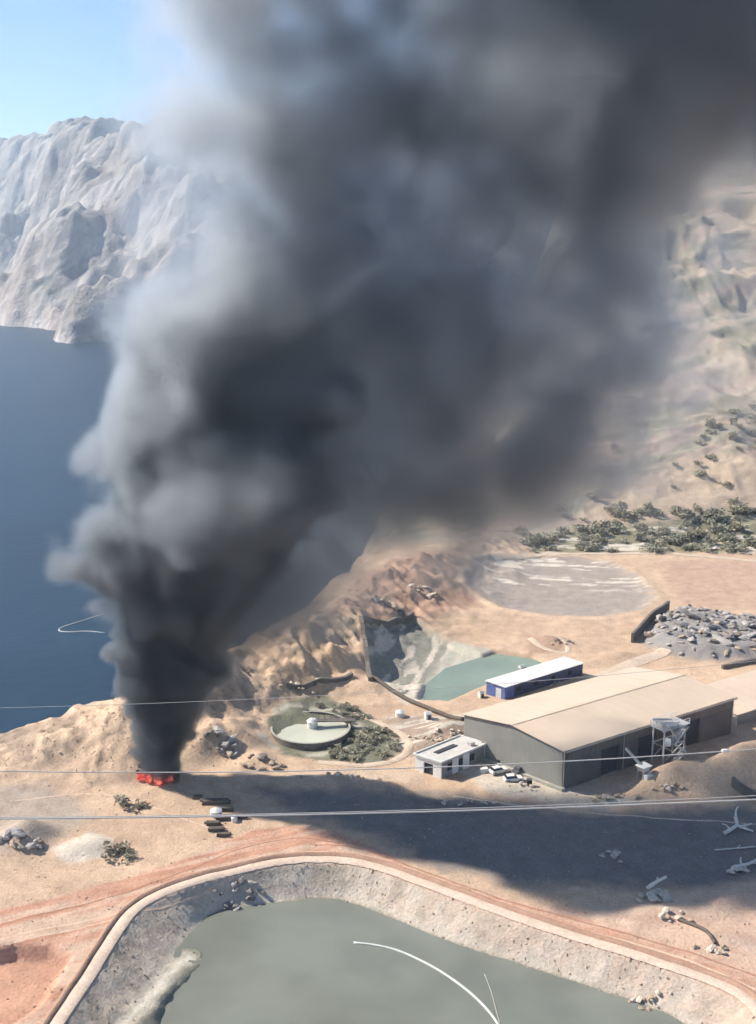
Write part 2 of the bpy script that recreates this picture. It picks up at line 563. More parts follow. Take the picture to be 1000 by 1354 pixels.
zone([(770, 1200), (870, 1185), (1000, 1165), (1100, 1180), (1100, 1310), (1000, 1292), (900, 1262), (820, 1236)], np.array([.55, .405, .31]), 1.5, 0.72)
# pond bank
dr, dw = poly_sd(X, Y, rim_poly), poly_sd(X, Y, wat_poly)
bk = smooth(0.3, -0.3, dr) * smooth(-0.5, 0.3, dw)
right = smooth(-12, 22, X)
bn = fbm(X / 3, Y / 3, 4, 220)
paint(bk, np.array([.27, .25, .21]) * (1 - 0.0) if False else np.array([.50, .415, .33]))
paint(bk * right * 0.85, np.array([.55, .42, .33]))
paint(bk * smooth(0.52, 0.62, bn) * (1 - 0.5 * right), np.array([.37, .31, .25]))
paint(bk * smooth(0.45, 0.36, bn) * 0.7, np.array([.50, .43, .36]))
paint(bk * smooth(1.6, 0.5, dw) * 0.6, np.array([.50, .45, .38]))
paint(smooth(0.2, -0.5, dw), np.array([.20, .20, .16]))
sd_, sv_ = line_d(X, Y, SPIT)
paint(smooth(2.2, 0.8, sd_ + edge) * smooth(0.3, -0.3, dr), np.array([.40, .365, .30]))
paint(smooth(0.8, 0.3, sd_ + 0.5 * edge) * smooth(0.3, -0.3, dr), np.array([.52, .475, .40]))
# sea cliff
paint(smooth(-8, -25, Z) * 0.8, np.array([.33, .28, .23]))
tone = np.clip(tone * (0.90 + 0.2 * fbm(X / 1.6, Y / 1.6, 3, 230))[..., None], 0.02, 0.8)


def grid_mesh(name, X, Y, Z):
    ny_, nx_ = X.shape
    me = bpy.data.meshes.new(name)
    me.vertices.add(nx_ * ny_)
    me.vertices.foreach_set('co', np.stack([X, Y, Z], -1).astype(np.float32).ravel())
    i = np.arange(nx_ * ny_).reshape(ny_, nx_)
    q = np.stack([i[:-1, :-1], i[:-1, 1:], i[1:, 1:], i[1:, :-1]], -1).reshape(-1, 4)
    n = len(q)
    me.loops.add(n * 4)
    me.polygons.add(n)
    me.polygons.foreach_set('loop_start', np.arange(0, n * 4, 4, dtype=np.int32))
    me.polygons.foreach_set('loop_total', np.full(n, 4, np.int32))
    me.loops.foreach_set('vertex_index', q.ravel().astype(np.int32))
    me.polygons.foreach_set('use_smooth', np.ones(n, bool))
    me.update()
    me.validate()
    return me


def earth_material(name, attr=True, col=(.4, .34, .28), s1=0.35, s2=2.2, bump=0.6, dist=0.35):
    m = bpy.data.materials.new(name)
    m.use_nodes = True
    N, L = m.node_tree.nodes, m.node_tree.links
    b = N['Principled BSDF']
    b.inputs['Roughness'].default_value = 0.95
    b.inputs['Specular IOR Level'].default_value = 0.1
    tc = N.new('ShaderNodeTexCoord')
    nA, nB = N.new('ShaderNodeTexNoise'), N.new('ShaderNodeTexNoise')
    nA.inputs['Scale'].default_value, nB.inputs['Scale'].default_value = s1, s2
    for n in (nA, nB):
        n.inputs['Detail'].default_value = 7
        n.inputs['Roughness'].default_value = 0.65
        L.new(tc.outputs['Object'], n.inputs['Vector'])
    mr = N.new('ShaderNodeMapRange')
    mr.inputs['From Min'].default_value, mr.inputs['From Max'].default_value = 0.3, 0.7
    mr.inputs['To Min'].default_value, mr.inputs['To Max'].default_value = 0.88, 1.12
    L.new(nA.outputs['Fac'], mr.inputs['Value'])
    mr2 = N.new('ShaderNodeMapRange')
    mr2.inputs['From Min'].default_value, mr2.inputs['From Max'].default_value = 0.3, 0.7
    mr2.inputs['To Min'].default_value, mr2.inputs['To Max'].default_value = 0.82, 1.18
    L.new(nB.outputs['Fac'], mr2.inputs['Value'])
    mu = N.new('ShaderNodeMath')
    mu.operation = 'MULTIPLY'
    L.new(mr.outputs[0], mu.inputs[0])
    L.new(mr2.outputs[0], mu.inputs[1])
    vm = N.new('ShaderNodeVectorMath')
    vm.operation = 'SCALE'
    if attr:
        at_ = N.new('ShaderNodeAttribute')
        at_.attribute_name = 'earth'
        L.new(at_.outputs['Color'], vm.inputs[0])
    else:
        vm.inputs[0].default_value = col
    L.new(mu.outputs[0], vm.inputs['Scale'])
    L.new(vm.outputs[0], b.inputs['Base Color'])
    bp = N.new('ShaderNodeBump')
    bp.inputs['Strength'].default_value = bump
    bp.inputs['Distance'].default_value = dist
    L.new(nB.outputs['Fac'], bp.inputs['Height'])
    L.new(bp.outputs['Normal'], b.inputs['Normal'])
    return m


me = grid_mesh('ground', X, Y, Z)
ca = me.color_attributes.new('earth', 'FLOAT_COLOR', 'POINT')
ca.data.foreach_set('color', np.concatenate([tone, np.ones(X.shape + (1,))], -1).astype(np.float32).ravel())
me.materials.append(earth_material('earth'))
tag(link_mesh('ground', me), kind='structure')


# water
def water_material(name, col, rough, wave, dist, scale, stretch=(1, 1, 1)):
    m = bpy.data.materials.new(name)
    m.use_nodes = True
    N, L = m.node_tree.nodes, m.node_tree.links
    b = N['Principled BSDF']
    b.inputs['Roughness'].default_value = rough
    b.inputs['IOR'].default_value = 1.33
    tc, mp = N.new('ShaderNodeTexCoord'), N.new('ShaderNodeMapping')
    mp.inputs['Scale'].default_value = stretch
    L.new(tc.outputs['Object'], mp.inputs['Vector'])
    n = N.new('ShaderNodeTexNoise')
    n.inputs['Scale'].default_value = scale
    n.inputs['Detail'].default_value = 4
    L.new(mp.outputs['Vector'], n.inputs['Vector'])
    bp = N.new('ShaderNodeBump')
    bp.inputs['Strength'].default_value = wave
    bp.inputs['Distance'].default_value = dist
    L.new(n.outputs['Fac'], bp.inputs['Height'])
    L.new(bp.outputs['Normal'], b.inputs['Normal'])
    n2 = N.new('ShaderNodeTexNoise')
    n2.inputs['Scale'].default_value = scale * 0.06
    n2.inputs['Detail'].default_value = 5
    L.new(mp.outputs['Vector'], n2.inputs['Vector'])
    rp = N.new('ShaderNodeValToRGB')
    rp.color_ramp.elements[0].position, rp.color_ramp.elements[1].position = 0.35, 0.65
    rp.color_ramp.elements[0].color = tuple(c * 0.88 for c in col) + (1,)
    rp.color_ramp.elements[1].color = tuple(c * 1.12 for c in col) + (1,)
    L.new(n2.outputs['Fac'], rp.inputs['Fac'])
    L.new(rp.outputs['Color'], b.inputs['Base Color'])
    return m


def sheet(name, poly, z, m):
    bm = bmesh.new()
    vs = [bm.verts.new((p[0], p[1], z)) for p in poly]
    f = bm.faces.new(vs)
    bmesh.ops.triangulate(bm, faces=[f])
    bmesh.ops.recalc_face_normals(bm, faces=bm.faces[:])
    if bm.faces[0].normal.z < 0:
        bmesh.ops.reverse_faces(bm, faces=bm.faces[:])
    me = bpy.data.meshes.new(name)
    bm.to_mesh(me)
    bm.free()
    return tag(link_mesh(name, me, m), kind='structure')


def grown(poly, k):
    c = np.mean(np.array(poly), 0)
    return [tuple(c + (np.array(p) - c) * (1 + k)) for p in poly]


m_pond = water_material('pond_water', (.185, .195, .165), 0.22, 0.25, 0.05, 1.6)
sheet('pond_water', grown(wat_poly, 0.03), POND_Z, m_pond)
m_pond2 = water_material('green_water', (.20, .25, .195), 0.25, 0.2, 0.05, 1.4)
sheet('settling_pond_water', grown(POND2, 0.02), -0.75, m_pond2)
m_sea = water_material('sea_water', (.006, .027, .050), 0.38, 0.35, 0.5, 0.12, (1, 1.8, 1))
sheet('sea', [(-9000, -1500), (9000, -1500), (9000, 7000), (-9000, 7000)], SEA_Z, m_sea)

# far mountain across the water
mx = axis([(-4200, -1700, 50), (-1700, -250, 240), (-250, 3200, 90)])
my = axis([(1500, 4200, 270), (4200, 6300, 90)])
MX, MY = np.meshgrid(mx, my)
shore = np.interp(MX, [-4200, -2200, -1250, -930, -720, -500, -300, 400, 3200], [5200, 4500, 3560, 2850, 2330, 1900, 1800, 2000, 2400])
shore = shore + 520 * (fbm(MX / 170, MY / 170, 4, 301) - 0.5) + 300 * (fbm(MX / 420, MX * 0 + 3, 3, 303) - 0.5)
dm = MY - shore
peak = np.interp(MX, [-4200, -2000, -1400, -1000, -800, -640, -400, 0, 600, 1500, 3200], [420, 520, 545, 520, 480, 430, 430, 440, 480, 420, 300])
env = peak * smooth(0, 1000, dm) ** 0.72 * smooth(2600, 1400, dm)
wobm = fbm(MX / 300, MY / 300, 4, 305)
a1, b1 = MX * 0.82 + MY * 0.57, -MX * 0.57 + MY * 0.82
rid = ridged(a1 / 900, b1 / 330, 6, 311, 0.55)
MZ = SEA_Z - 12 + env * (0.88 + 0.20 * rid) + np.minimum(np.maximum(dm, 0) * 0.25, 42) * (ridged(MX / 190, MY / 190, 6, 322, 0.62) - 0.30) + 22 * smooth(0, 60, dm)
# tilted strata: ledges that climb to the right across the face
sc_ = (MZ - 0.62 * MX) / 1.18 + 46 * wobm
led = ridged(sc_ / 46, b1 / 1500, 5, 350, 0.6)
MZ = MZ + np.minimum(np.maximum(dm, 0) * 0.12, 30) * (led - 0.5) + np.minimum(np.maximum(dm, 0) * 0.1, 11) * (ridged(a1 / 120, b1 / 55, 4, 356, 0.6) - 0.5)
me = grid_mesh('mountain', MX, MY, MZ)
mt = np.empty(MX.shape + (3,))
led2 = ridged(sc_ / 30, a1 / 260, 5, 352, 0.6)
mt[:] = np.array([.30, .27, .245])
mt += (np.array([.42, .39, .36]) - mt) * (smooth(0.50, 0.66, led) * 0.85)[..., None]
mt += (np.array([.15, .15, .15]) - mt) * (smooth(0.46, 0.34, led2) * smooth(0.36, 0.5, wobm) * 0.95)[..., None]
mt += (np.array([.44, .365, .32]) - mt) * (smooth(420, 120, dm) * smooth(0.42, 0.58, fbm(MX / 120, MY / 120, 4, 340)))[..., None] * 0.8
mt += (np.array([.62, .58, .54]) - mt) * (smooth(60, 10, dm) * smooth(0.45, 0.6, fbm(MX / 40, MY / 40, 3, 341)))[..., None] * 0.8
ca = me.color_attributes.new('earth', 'FLOAT_COLOR', 'POINT')
ca.data.foreach_set('color', np.concatenate([mt, np.ones(MX.shape + (1,))], -1).astype(np.float32).ravel())
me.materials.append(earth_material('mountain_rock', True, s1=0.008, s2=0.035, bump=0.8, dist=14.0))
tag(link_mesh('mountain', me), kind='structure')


# tracks laid on the land
def ribbon(name, pts, width, m, lift=0.06, prof=None, kind='structure', parent=None):
    """strip along world points, following the land; prof gives (offset, height) pairs across"""
    P = [np.array(p[:2]) for p in spline([p[:2] for p in pts], 7)]
    prof = prof or [(-width / 2, -0.06), (-width * 0.3, 0.03), (width * 0.3, 0.03), (width / 2, -0.06)]
    n = len(P)
    V, Fc = [], []
    for i, p in enumerate(P):
        d = P[min(i + 1, n - 1)] - P[max(i - 1, 0)]
        d /= np.linalg.norm(d) + 1e-9
        s = np.array([d[1], -d[0]])
        for o, z in prof:
            q = p + s * o
            V.append((q[0], q[1], z))
    A = np.array(V)
    A[:, 2] += Hg(A[:, 0], A[:, 1]) + lift
    k = len(prof)
    for i in range(n - 1):
        for j in range(k - 1):
            Fc.append((i * k + j, i * k + j + 1, (i + 1) * k + j + 1, (i + 1) * k + j))
    return tag(pydata(name, A, Fc, m, parent, True), kind=kind)


m_track = earth_material('pale_track_earth', False, (.60, .47, .37), 0.5, 3.0, 0.4, 0.1)
m_berm = earth_material('red_berm_earth', False, (.40, .25, .18), 0.5, 3.0, 0.6, 0.2)
m_path = earth_material('pale_path_earth', False, (.53, .42, .32), 0.4, 2.0, 0.4, 0.1)
offs, offt = [], []
for i, p in enumerate(rim_w):
    a, b = np.array(rim_w[max(i - 1, 0)]), np.array(rim_w[min(i + 1, len(rim_w) - 1)])
    d = (b - a) / np.linalg.norm(b - a)
    offs.append(np.array(p) + np.array([-d[1], d[0]]) * 2.3)
    offt.append(np.array(p) + np.array([-d[1], d[0]]) * 0.85)
ribbon('rim_track', offt, 1.7, m_track, 0.16)
ribbon('rim_berm', offs, 1.0, m_berm, 0.0, [(-0.6, -0.1), (-0.2, 0.38), (0.15, 0.42), (0.6, -0.1)])
ribbon('hill_road', [tuple(drop(a, b)[:2]) for a, b in [(660, 735), (740, 733), (830, 732), (900, 733), (1000, 742), (1100, 752)]], 2.6, m_path, 0.12)
ribbon('yard_path', PP([(700, 846), (722, 858), (750, 862), (745, 850), (715, 842)]), 1.4, m_path, 0.10)
ribbon('yard_road', PP([(600, 955), (680, 930), (760, 908), (830, 880), (880, 862)]), 3.6, m_path, 0.10)
ribbon('tank_path', PP([(470, 945), (505, 958), (535, 975), (540, 992), (520, 1006), (480, 1012), (420, 1008)]), 1.5, m_path, 0.10)
m_rut = earth_material('pale_rut_earth', False, (.60, .44, .33), 0.6, 3.0, 0.5, 0.1)
m_rut2 = earth_material('dark_rut_earth', False, (.37, .20, .135), 0.6, 3.0, 0.5, 0.1)
for k_, (pix_, w_, mm) in enumerate((([(0, 1242), (60, 1228), (130, 1213), (200, 1192), (270, 1165), (340, 1140), (410, 1126)], 0.55, m_rut), ([(0, 1250), (62, 1236), (133, 1220), (204, 1198), (272, 1171), (342, 1146), (410, 1132)], 0.45, m_rut),
                                  ([(0, 1222), (90, 1200), (170, 1178), (250, 1150), (320, 1122), (390, 1108), (450, 1116)], 0.5, m_rut2), ([(410, 1126), (480, 1132), (560, 1160), (660, 1196), (780, 1232), (900, 1266), (1000, 1308)], 0.5, m_rut),
                                  ([(410, 1116), (480, 1124), (560, 1152), (660, 1188), (780, 1222), (900, 1256), (1000, 1290)], 0.45, m_rut2), ([(20, 1060), (140, 1052), (250, 1085), (300, 1104)], 0.4, m_rut),
                                  ([(600, 1052), (700, 1066), (820, 1078), (1000, 1090)], 0.5, m_path))):
    ribbon('wheel_track', PP(pix_), w_, mm, 0.07, [(-w_ / 2, -0.09), (0, 0.0), (w_ / 2, -0.09)])

# ------------------------------------------------------------------ materials of built things
M = {}
M['roof_sand'] = mat('dusty_roof_sheet', (.58, .46, .35), 0.7, 0.07, 0.12, stretch=(1, 1, 1))
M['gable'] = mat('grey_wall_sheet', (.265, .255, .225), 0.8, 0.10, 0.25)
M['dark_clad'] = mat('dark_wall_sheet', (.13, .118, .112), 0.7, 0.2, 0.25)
M['dark_in'] = mat('dark_interior', (.05, .052, .06), 0.9, 0.2, 0.4)
M['trim'] = mat('trim_metal', (.42, .37, .31), 0.6, 0.1, 1.0)
M['white'] = mat('weathered_white_paint', (.68, .66, .62), 0.55, 0.1, 0.8)
M['blue'] = mat('blue_paint', (.13, .18, .42), 0.5, 0.15, 0.7)
M['slate'] = mat('slate_paint', (.085, .09, .105), 0.6, 0.2, 0.6)
M['navy'] = mat('navy_paint', (.065, .08, .15), 0.55, 0.2, 0.6)
M['plaster'] = mat('pale_plaster', (.76, .73, .68), 0.85, 0.1, 0.7)
M['flat_roof'] = mat('grey_roof_felt', (.52, .49, .45), 0.9, 0.12, 0.9)
M['glass'] = mat('dark_glass', (.03, .035, .04), 0.12, 0.2, 0.5, spec=0.5)
M['concrete'] = mat('old_concrete', (.36, .34, .29), 0.9, 0.18, 0.7, 0.3, 3)
M['dark_wall'] = mat('dark_stained_concrete', (.16, .14, .12), 0.9, 0.25, 0.5, 0.4, 2)
M['slurry'] = water_material('slurry', (.48, .48, .39), 0.35, 0.15, 0.04, 1.5)
M['steel'] = mat('pale_galvanised_steel', (.52, .49, .46), 0.5, 0.15, 1.2, metal=0.15)
M['rust'] = mat('rusty_steel', (.20, .125, .08), 0.8, 0.3, 1.4)
M['cable'] = mat('cable_sheath', (.45, .44, .43), 0.5, 0.05, 1.0)
M['hose'] = mat('pale_float_hose', (.60, .60, .55), 0.5, 0.1, 0.6)
M['black'] = mat('black_rubber', (.03, .03, .032), 0.7, 0.2, 1.0)
M['boulder'] = mat('grey_boulder', (.42, .385, .355), 0.95, 0.28, 0.8, 0.5, 2)
M['boulder_dark'] = mat('dark_boulder', (.21, .19, .175), 0.95, 0.28, 0.8, 0.5, 2)
M['pale_rock'] = mat('pale_rock', (.60, .51, .41), 0.95, 0.16, 0.8, 0.4, 2)
M['sand_rock'] = mat('sandy_rock', (.42, .32, .23), 0.95, 0.22, 0.8, 0.5, 2)
M['bleached'] = mat('bleached_wood', (.70, .64, .55), 0.85, 0.12, 1.5)
M['timber'] = mat('dark_timber', (.13, .105, .085), 0.9, 0.25, 1.5)
M['leaf'] = mat('scrub_leaf', (.32, .305, .22), 0.85, 0.26, 0.7)
M['leaf2'] = mat('dry_scrub_leaf', (.35, .31, .22), 0.9, 0.26, 0.7)
M['twig'] = mat('scrub_twig', (.12, .09, .06), 0.9, 0.2, 1.0)
M['char'] = mat('charred_debris', (.025, .023, .022), 0.95, 0.3, 1.2, 0.5, 2)


def frame_(o, u, v):
    """maps (along u, along v, up) to the world"""
    o, u, v = np.array([o[0], o[1], 0.0]), np.array([u[0], u[1], 0.0]), np.array([v[0], v[1], 0.0])
    return lambda a, b, c: tuple(o + u * a + v * b + np.array([0, 0, c]))


def slab(mb, fr, a0, a1, b0, b1, z0, z1):
    """box in a building's own axes (u, v in metres); z may be a number or a function of b"""
    f0 = z0 if callable(z0) else (lambda b: z0)
    f1 = z1 if callable(z1) else (lambda b: z1)
    q = [(a0, b0), (a1, b0), (a1, b1), (a0, b1)]
    return mb.hexa([fr(a, b, f0(b)) for a, b in q], [fr(a, b, f1(b)) for a, b in q])


# ------------------------------------------------------------------ warehouse
A = np.array([31.4, 178.3])
U, V = np.array([36.1, 23.7]), np.array([-15.6, 15.4])
LU, LV = float(np.linalg.norm(U)), float(np.linalg.norm(V))
fr = frame_(A, U / LU, V / LV)
WH, RISE, VB = 7.3, 1.35, LV
wh = empty('warehouse', (0, 0, 0))
tag(wh, 'large warehouse with sand coloured gable roof and dark long side wall', 'warehouse')
roofz = lambda b: WH + RISE * (1 - abs(b - VB / 2) / (VB / 2))


def ribbed(name, p0, p1, z0, ztop, depth, pitch, m, parent, nrm):
    """profiled wall sheet from p0 to p1 (in fr axes), ztop a function of the fraction along"""
    n = max(2, int(math.hypot(p1[0] - p0[0], p1[1] - p0[1]) / pitch) * 4)
    Vv, Ff = [], []
    for i in range(n + 1):
        t = i / n
        a, b = p0[0] + (p1[0] - p0[0]) * t, p0[1] + (p1[1] - p0[1]) * t
        k = depth if (i % 4) in (1, 2) else 0.0
        Vv.append(fr(a + nrm[0] * k, b + nrm[1] * k, z0))
        Vv.append(fr(a + nrm[0] * k, b + nrm[1] * k, ztop(t)))
    for i in range(n):
        Ff.append((2 * i, 2 * i + 2, 2 * i + 3, 2 * i + 1))
    return pydata(name, Vv, Ff, m, parent)


bays = [(9.0, 13.4), (18.0, 22.4), (29.5, 34.0)]
edges = [0.0] + [e for b in bays for e in b] + [LU]
for i in range(0, len(edges), 2):
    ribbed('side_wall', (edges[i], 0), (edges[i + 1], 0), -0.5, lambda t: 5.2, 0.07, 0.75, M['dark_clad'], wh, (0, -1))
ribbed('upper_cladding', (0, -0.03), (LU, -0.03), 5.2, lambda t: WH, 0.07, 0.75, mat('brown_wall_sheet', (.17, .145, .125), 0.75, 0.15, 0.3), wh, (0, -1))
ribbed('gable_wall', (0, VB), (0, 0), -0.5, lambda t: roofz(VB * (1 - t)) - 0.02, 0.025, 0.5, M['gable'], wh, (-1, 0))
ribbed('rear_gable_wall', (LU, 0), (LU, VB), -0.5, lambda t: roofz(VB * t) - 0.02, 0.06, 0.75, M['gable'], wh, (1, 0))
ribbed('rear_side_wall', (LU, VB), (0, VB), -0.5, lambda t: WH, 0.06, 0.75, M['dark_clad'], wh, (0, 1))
for b0, b1 in bays:
    d = slab(MB(), fr, b0, b1, 0.35, 0.45, -0.4, 5.2).build('roller_door', M['dark_in'], wh)
    mb = MB()
    for k in range(12):
        slab(mb, fr, b0 + 0.05, b1 - 0.05, 0.30, 0.36, 0.2 + k * 0.42, 0.2 + k * 0.42 + 0.06)
    mb.build('door_slat', M['dark_clad'], d)
    mb = MB()
    for s in (b0 - 0.12, b1):
        slab(mb, fr, s, s + 0.12, -0.12, 0.4, -0.4, 5.3)
    slab(mb, fr, b0 - 0.12, b1 + 0.12, -0.12, 0.4, 5.2, 5.36)
    mb.build('door_frame', M['dark_clad'], d)
for s, nm in ((0, 'front'), (1, 'rear')):
    n = 36
    half = VB / 2
    b_in, b_out = half, (-0.45 if s == 0 else VB + 0.45)
    zo = WH - RISE * 0.45 / half
    for i in range(n):
        a0, a1 = -0.4 + (LU + 0.8) * i / n, -0.4 + (LU + 0.8) * (i + 1) / n
        zi = WH + RISE
        lift = 0.0 if i % 2 else 0.015
        q = [(a0, b_out, zo), (a1, b_out, zo), (a1, b_in, zi), (a0, b_in, zi)] if s == 0 else [(a0, b_in, zi), (a1, b_in, zi), (a1, b_out, zo), (a0, b_out, zo)]
        MB().hexa([fr(a, b, z + 0.02 + lift) for a, b, z in q], [fr(a, b, z + 0.10 + lift) for a, b, z in q]).build('roof_sheet', M['roof_sand'], wh)
slab(MB(), fr, -0.45, LU + 0.45, VB / 2 - 0.35, VB / 2 + 0.35, WH + RISE + 0.10, WH + RISE + 0.15).build('ridge_cap', M['roof_sand'], wh)
slab(MB(), fr, -0.4, LU + 0.4, -0.66, -0.47, WH - 0.32, WH - 0.08).build('gutter', M['trim'], wh)
for a in (0.12, LU * 0.33, LU * 0.66, LU - 0.12):
    MB().tube([fr(a, -0.2, 0), fr(a, -0.2, WH - 0.2)], 0.08, 6).build('downpipe', M['trim'], wh)
slab(MB(), fr, -0.6, 0.2, -0.6, VB * 0.999, -0.5, 0.55).build('plinth', M['concrete'], wh)

# ------------------------------------------------------------------ blue shed with white roof
o = np.array([26.0, 218.2])
u, v = np.array([18.4, 13.9]), np.array([-3.5, 2.9])
lu, lv = float(np.linalg.norm(u)), float(np.linalg.norm(v))
fr = frame_(o, u / lu, v / lv)
z0 = Hs(*(o + u / 2)) - 0.3
bs = empty('long_shed', (0, 0, 0))
tag(bs, 'long low shed with white roof and blue end wall beside green pond', 'shed')
slab(MB(), fr, 0, 0.12, 0, lv, z0, 2.75).build('end_wall', M['blue'], bs)
slab(MB(), fr, lu - 0.12, lu, 0, lv, z0, 2.75).build('end_wall', M['slate'], bs)
slab(MB(), fr, 0.12, lu - 0.12, lv - 0.12, lv, z0, 2.75).build('rear_wall', M['slate'], bs)
nb = 9
for i in range(nb):
    a0, a1 = 0.12 + (lu - 0.24) * i / nb, 0.12 + (lu - 0.24) * (i + 1) / nb
    slab(MB(), fr, a0 + 0.03, a1 - 0.03, 0.03 * (i % 2), 0.14, z0, 2.75).build('side_panel', M['navy'] if i not in (0,) else M['blue'], bs)
    if i % 2:
        w = slab(MB(), fr, a0 + 0.7, a1 - 0.7, -0.02, 0.03 * (i % 2) - 0.005, 1.1, 2.0).build('window', M['glass'], bs)
for i in range(8):
    a0, a1 = -0.25 + (lu + 0.5) * i / 8, -0.25 + (lu + 0.5) * (i + 1) / 8
    slab(MB(), fr, a0 + 0.02, a1 - 0.02, -0.3, lv + 0.3, lambda b: 2.77 + 0.05 * b, lambda b: 2.9 + 0.05 * b).build('roof_sheet', M['white'], bs)
slab(MB(), fr, -0.02, 0.0, 0.9, 2.2, 0.1, 2.2).build('door', M['white'], bs)

# ------------------------------------------------------------------ low tan shed at the right edge
g = at(974, 960)
fr = frame_(g, np.array([0.84, 0.54]), np.array([-0.54, 0.84]))
ts = empty('tan_shed', (0, 0, 0))
tag(ts, 'low tan flat roofed shed behind the far end of the warehouse', 'shed')
slab(MB(), fr, 0, 0.15, 0, 13, -0.5, 2.3).build('end_wall', M['plaster'], ts)
slab(MB(), fr, 26.85, 27, 0, 13, -0.5, 2.3).build('end_wall', M['plaster'], ts)
slab(MB(), fr, 0.15, 26.85, 12.85, 13, -0.5, 2.3).build('rear_wall', M['plaster'], ts)
for i in range(9):
    slab(MB(), fr, 0.15 + i * 2.967, 0.12 + (i + 1) * 2.967, 0.04 * (i % 2), 0.18, -0.5, 2.3).build('side_panel', M['gable'], ts)
for i in range(9):
    slab(MB(), fr, -0.3 + i * 3.067, -0.33 + (i + 1) * 3.067, -0.3, 13.3, lambda b: 2.32 + 0.03 * b, lambda b: 2.45 + 0.03 * b).build('roof_sheet', M['roof_sand'], ts)

# ------------------------------------------------------------------ small white building
o = np.array([11.0, 182.6])
u, v = np.array([8.4, 7.6]), np.array([-4.4, 3.3])
lu, lv = float(np.linalg.norm(u)), float(np.linalg.norm(v))
fr = frame_(o, u / lu, v / lv)
wb_ = empty('white_building', (0, 0, 0))
tag(wb_, 'small white flat roofed building with dark doorway and roof slot', 'building')
HB = 2.9
g0 = -0.5
mb = MB()
slab(mb, fr, 0, 0.2, 0, 1.7, g0, HB)
slab(mb, fr, 0, 0.2, 3.7, lv, g0, HB)
slab(mb, fr, 0, 0.2, 1.7, 3.7, 2.15, HB)
mb.build('end_wall', M['plaster'], wb_)
slab(MB(), fr, 0.35, 0.45, 1.6, 3.8, g0, 2.15).build('door', M['dark_in'], wb_)
slab(MB(), fr, lu - 0.2, lu, 0, lv, g0, HB).build('end_wall', M['plaster'], wb_)
slab(MB(), fr, 0.2, lu - 0.2, lv - 0.2, lv, g0, HB).build('rear_wall', M['plaster'], wb_)
m_sidew = mat('grey_render', (.25, .24, .22), 0.9, 0.2, 0.9)
cuts = [0.2, 1.6, 2.9, 4.4, 5.6, 7.2, 8.6, lu - 0.2]
for i in range(len(cuts) - 1):
    if i % 2:
        f = slab(MB(), fr, cuts[i], cuts[i + 1], 0.1, 0.2, g0, HB).build('window', m_sidew, wb_)
        slab(MB(), fr, cuts[i] + 0.12, cuts[i + 1] - 0.12, 0.06, 0.1, 0.9, 2.2).build('pane', M['glass'], f)
    else:
        slab(MB(), fr, cuts[i], cuts[i + 1], 0, 0.2, g0, HB).build('side_wall', M['plaster'] if i in (2, 4) else m_sidew, wb_)
rf = slab(MB(), fr, -0.25, lu + 0.25, -0.25, lv + 0.25, HB, HB + 0.16).build('roof', M['flat_roof'], wb_)
mb = MB()
for (a0, a1, b0, b1) in ((-0.25, lu + 0.25, -0.25, -0.07), (-0.25, lu + 0.25, lv + 0.07, lv + 0.25), (-0.25, -0.07, -0.07, lv + 0.07), (lu + 0.07, lu + 0.25, -0.07, lv + 0.07)):
    slab(mb, fr, a0, a1, b0, b1, HB + 0.16, HB + 0.42)
mb.build('parapet', M['plaster'], rf)
slab(MB(), fr, 2.6, 7.6, lv * 0.52, lv * 0.52 + 1.0, HB + 0.162, HB + 0.30).build('roof_slot', M['dark_in'], rf)
slab(MB(), fr, 8.8, 9.8, 1.0, 1.8, HB + 0.162, HB + 0.8).build('roof_unit', M['steel'], rf)

# ------------------------------------------------------------------ round settling tank
tk = empty('round_tank', (-12.9, 201.8, 0))
tag(tk, 'round concrete settling tank with pale slurry and a dark walkway bridge', 'tank')
RT, HT = 7.6, 1.25
n = 64
mbw = MB()
for k in range(n):
    a0, a1 = 2 * math.pi * k / n, 2 * math.pi * (k + 1) / n
    q = [(RT - 0.3, a0), (RT, a0), (RT, a1), (RT - 0.3, a1)]
    mbw.hexa([(r * math.cos(a), r * math.sin(a), -0.6) for r, a in q], [(r * math.cos(a), r * math.sin(a), HT) for r, a in q])
mbw.build('tank_wall', M['dark_wall'], tk)
mbw = MB()
for k in range(n):
    a0, a1 = 2 * math.pi * k / n, 2 * math.pi * (k + 1) / n
    q = [(RT - 0.36, a0), (RT + 0.06, a0), (RT + 0.06, a1), (RT - 0.36, a1)]
    mbw.hexa([(r * math.cos(a), r * math.sin(a), HT + 0.002) for r, a in q], [(r * math.cos(a), r * math.sin(a), HT + 0.1) for r, a in q])
mbw.build('rim', M['concrete'], tk)
MB().add([((RT - 0.3) * math.cos(2 * math.pi * k / n), (RT - 0.3) * math.sin(2 * math.pi * k / n), 0.62) for k in range(n)], [tuple(range(n))]).build('slurry', M['slurry'], tk)
hub = MB().tube([(0.3, 1.4, 0.2), (0.3, 1.4, 1.9)], 1.0, 16).build('centre_drum', M['white'], tk)
MB().tube([(0.3, 1.4, 1.9), (0.3, 1.4, 2.3), (0.3, 1.4, 2.5)], [1.15, 0.7, 0.2], 16).build('drum_cap', M['white'], hub)
p0, p1 = Vector((0.3, 1.4, 2.0)), Vector((8.6, 2.6, 1.6))
br = MB().bar(p0, p1, 1.3, 0.22).build('bridge', M['dark_wall'], tk)
for s in (-1, 1):
    off = Vector((-0.1, 0.65, 0)) * s
    mb = MB()
    mb.bar(p0 + off + Vector((0, 0, 1.0)), p1 + off + Vector((0, 0, 1.0)), 0.06)
    for k in range(8):
        q = p0 + (p1 - p0) * (k / 7) + off
        mb.bar(q, q + Vector((0, 0, 1.0)), 0.05)
    mb.build('railing', M['slate'], br)

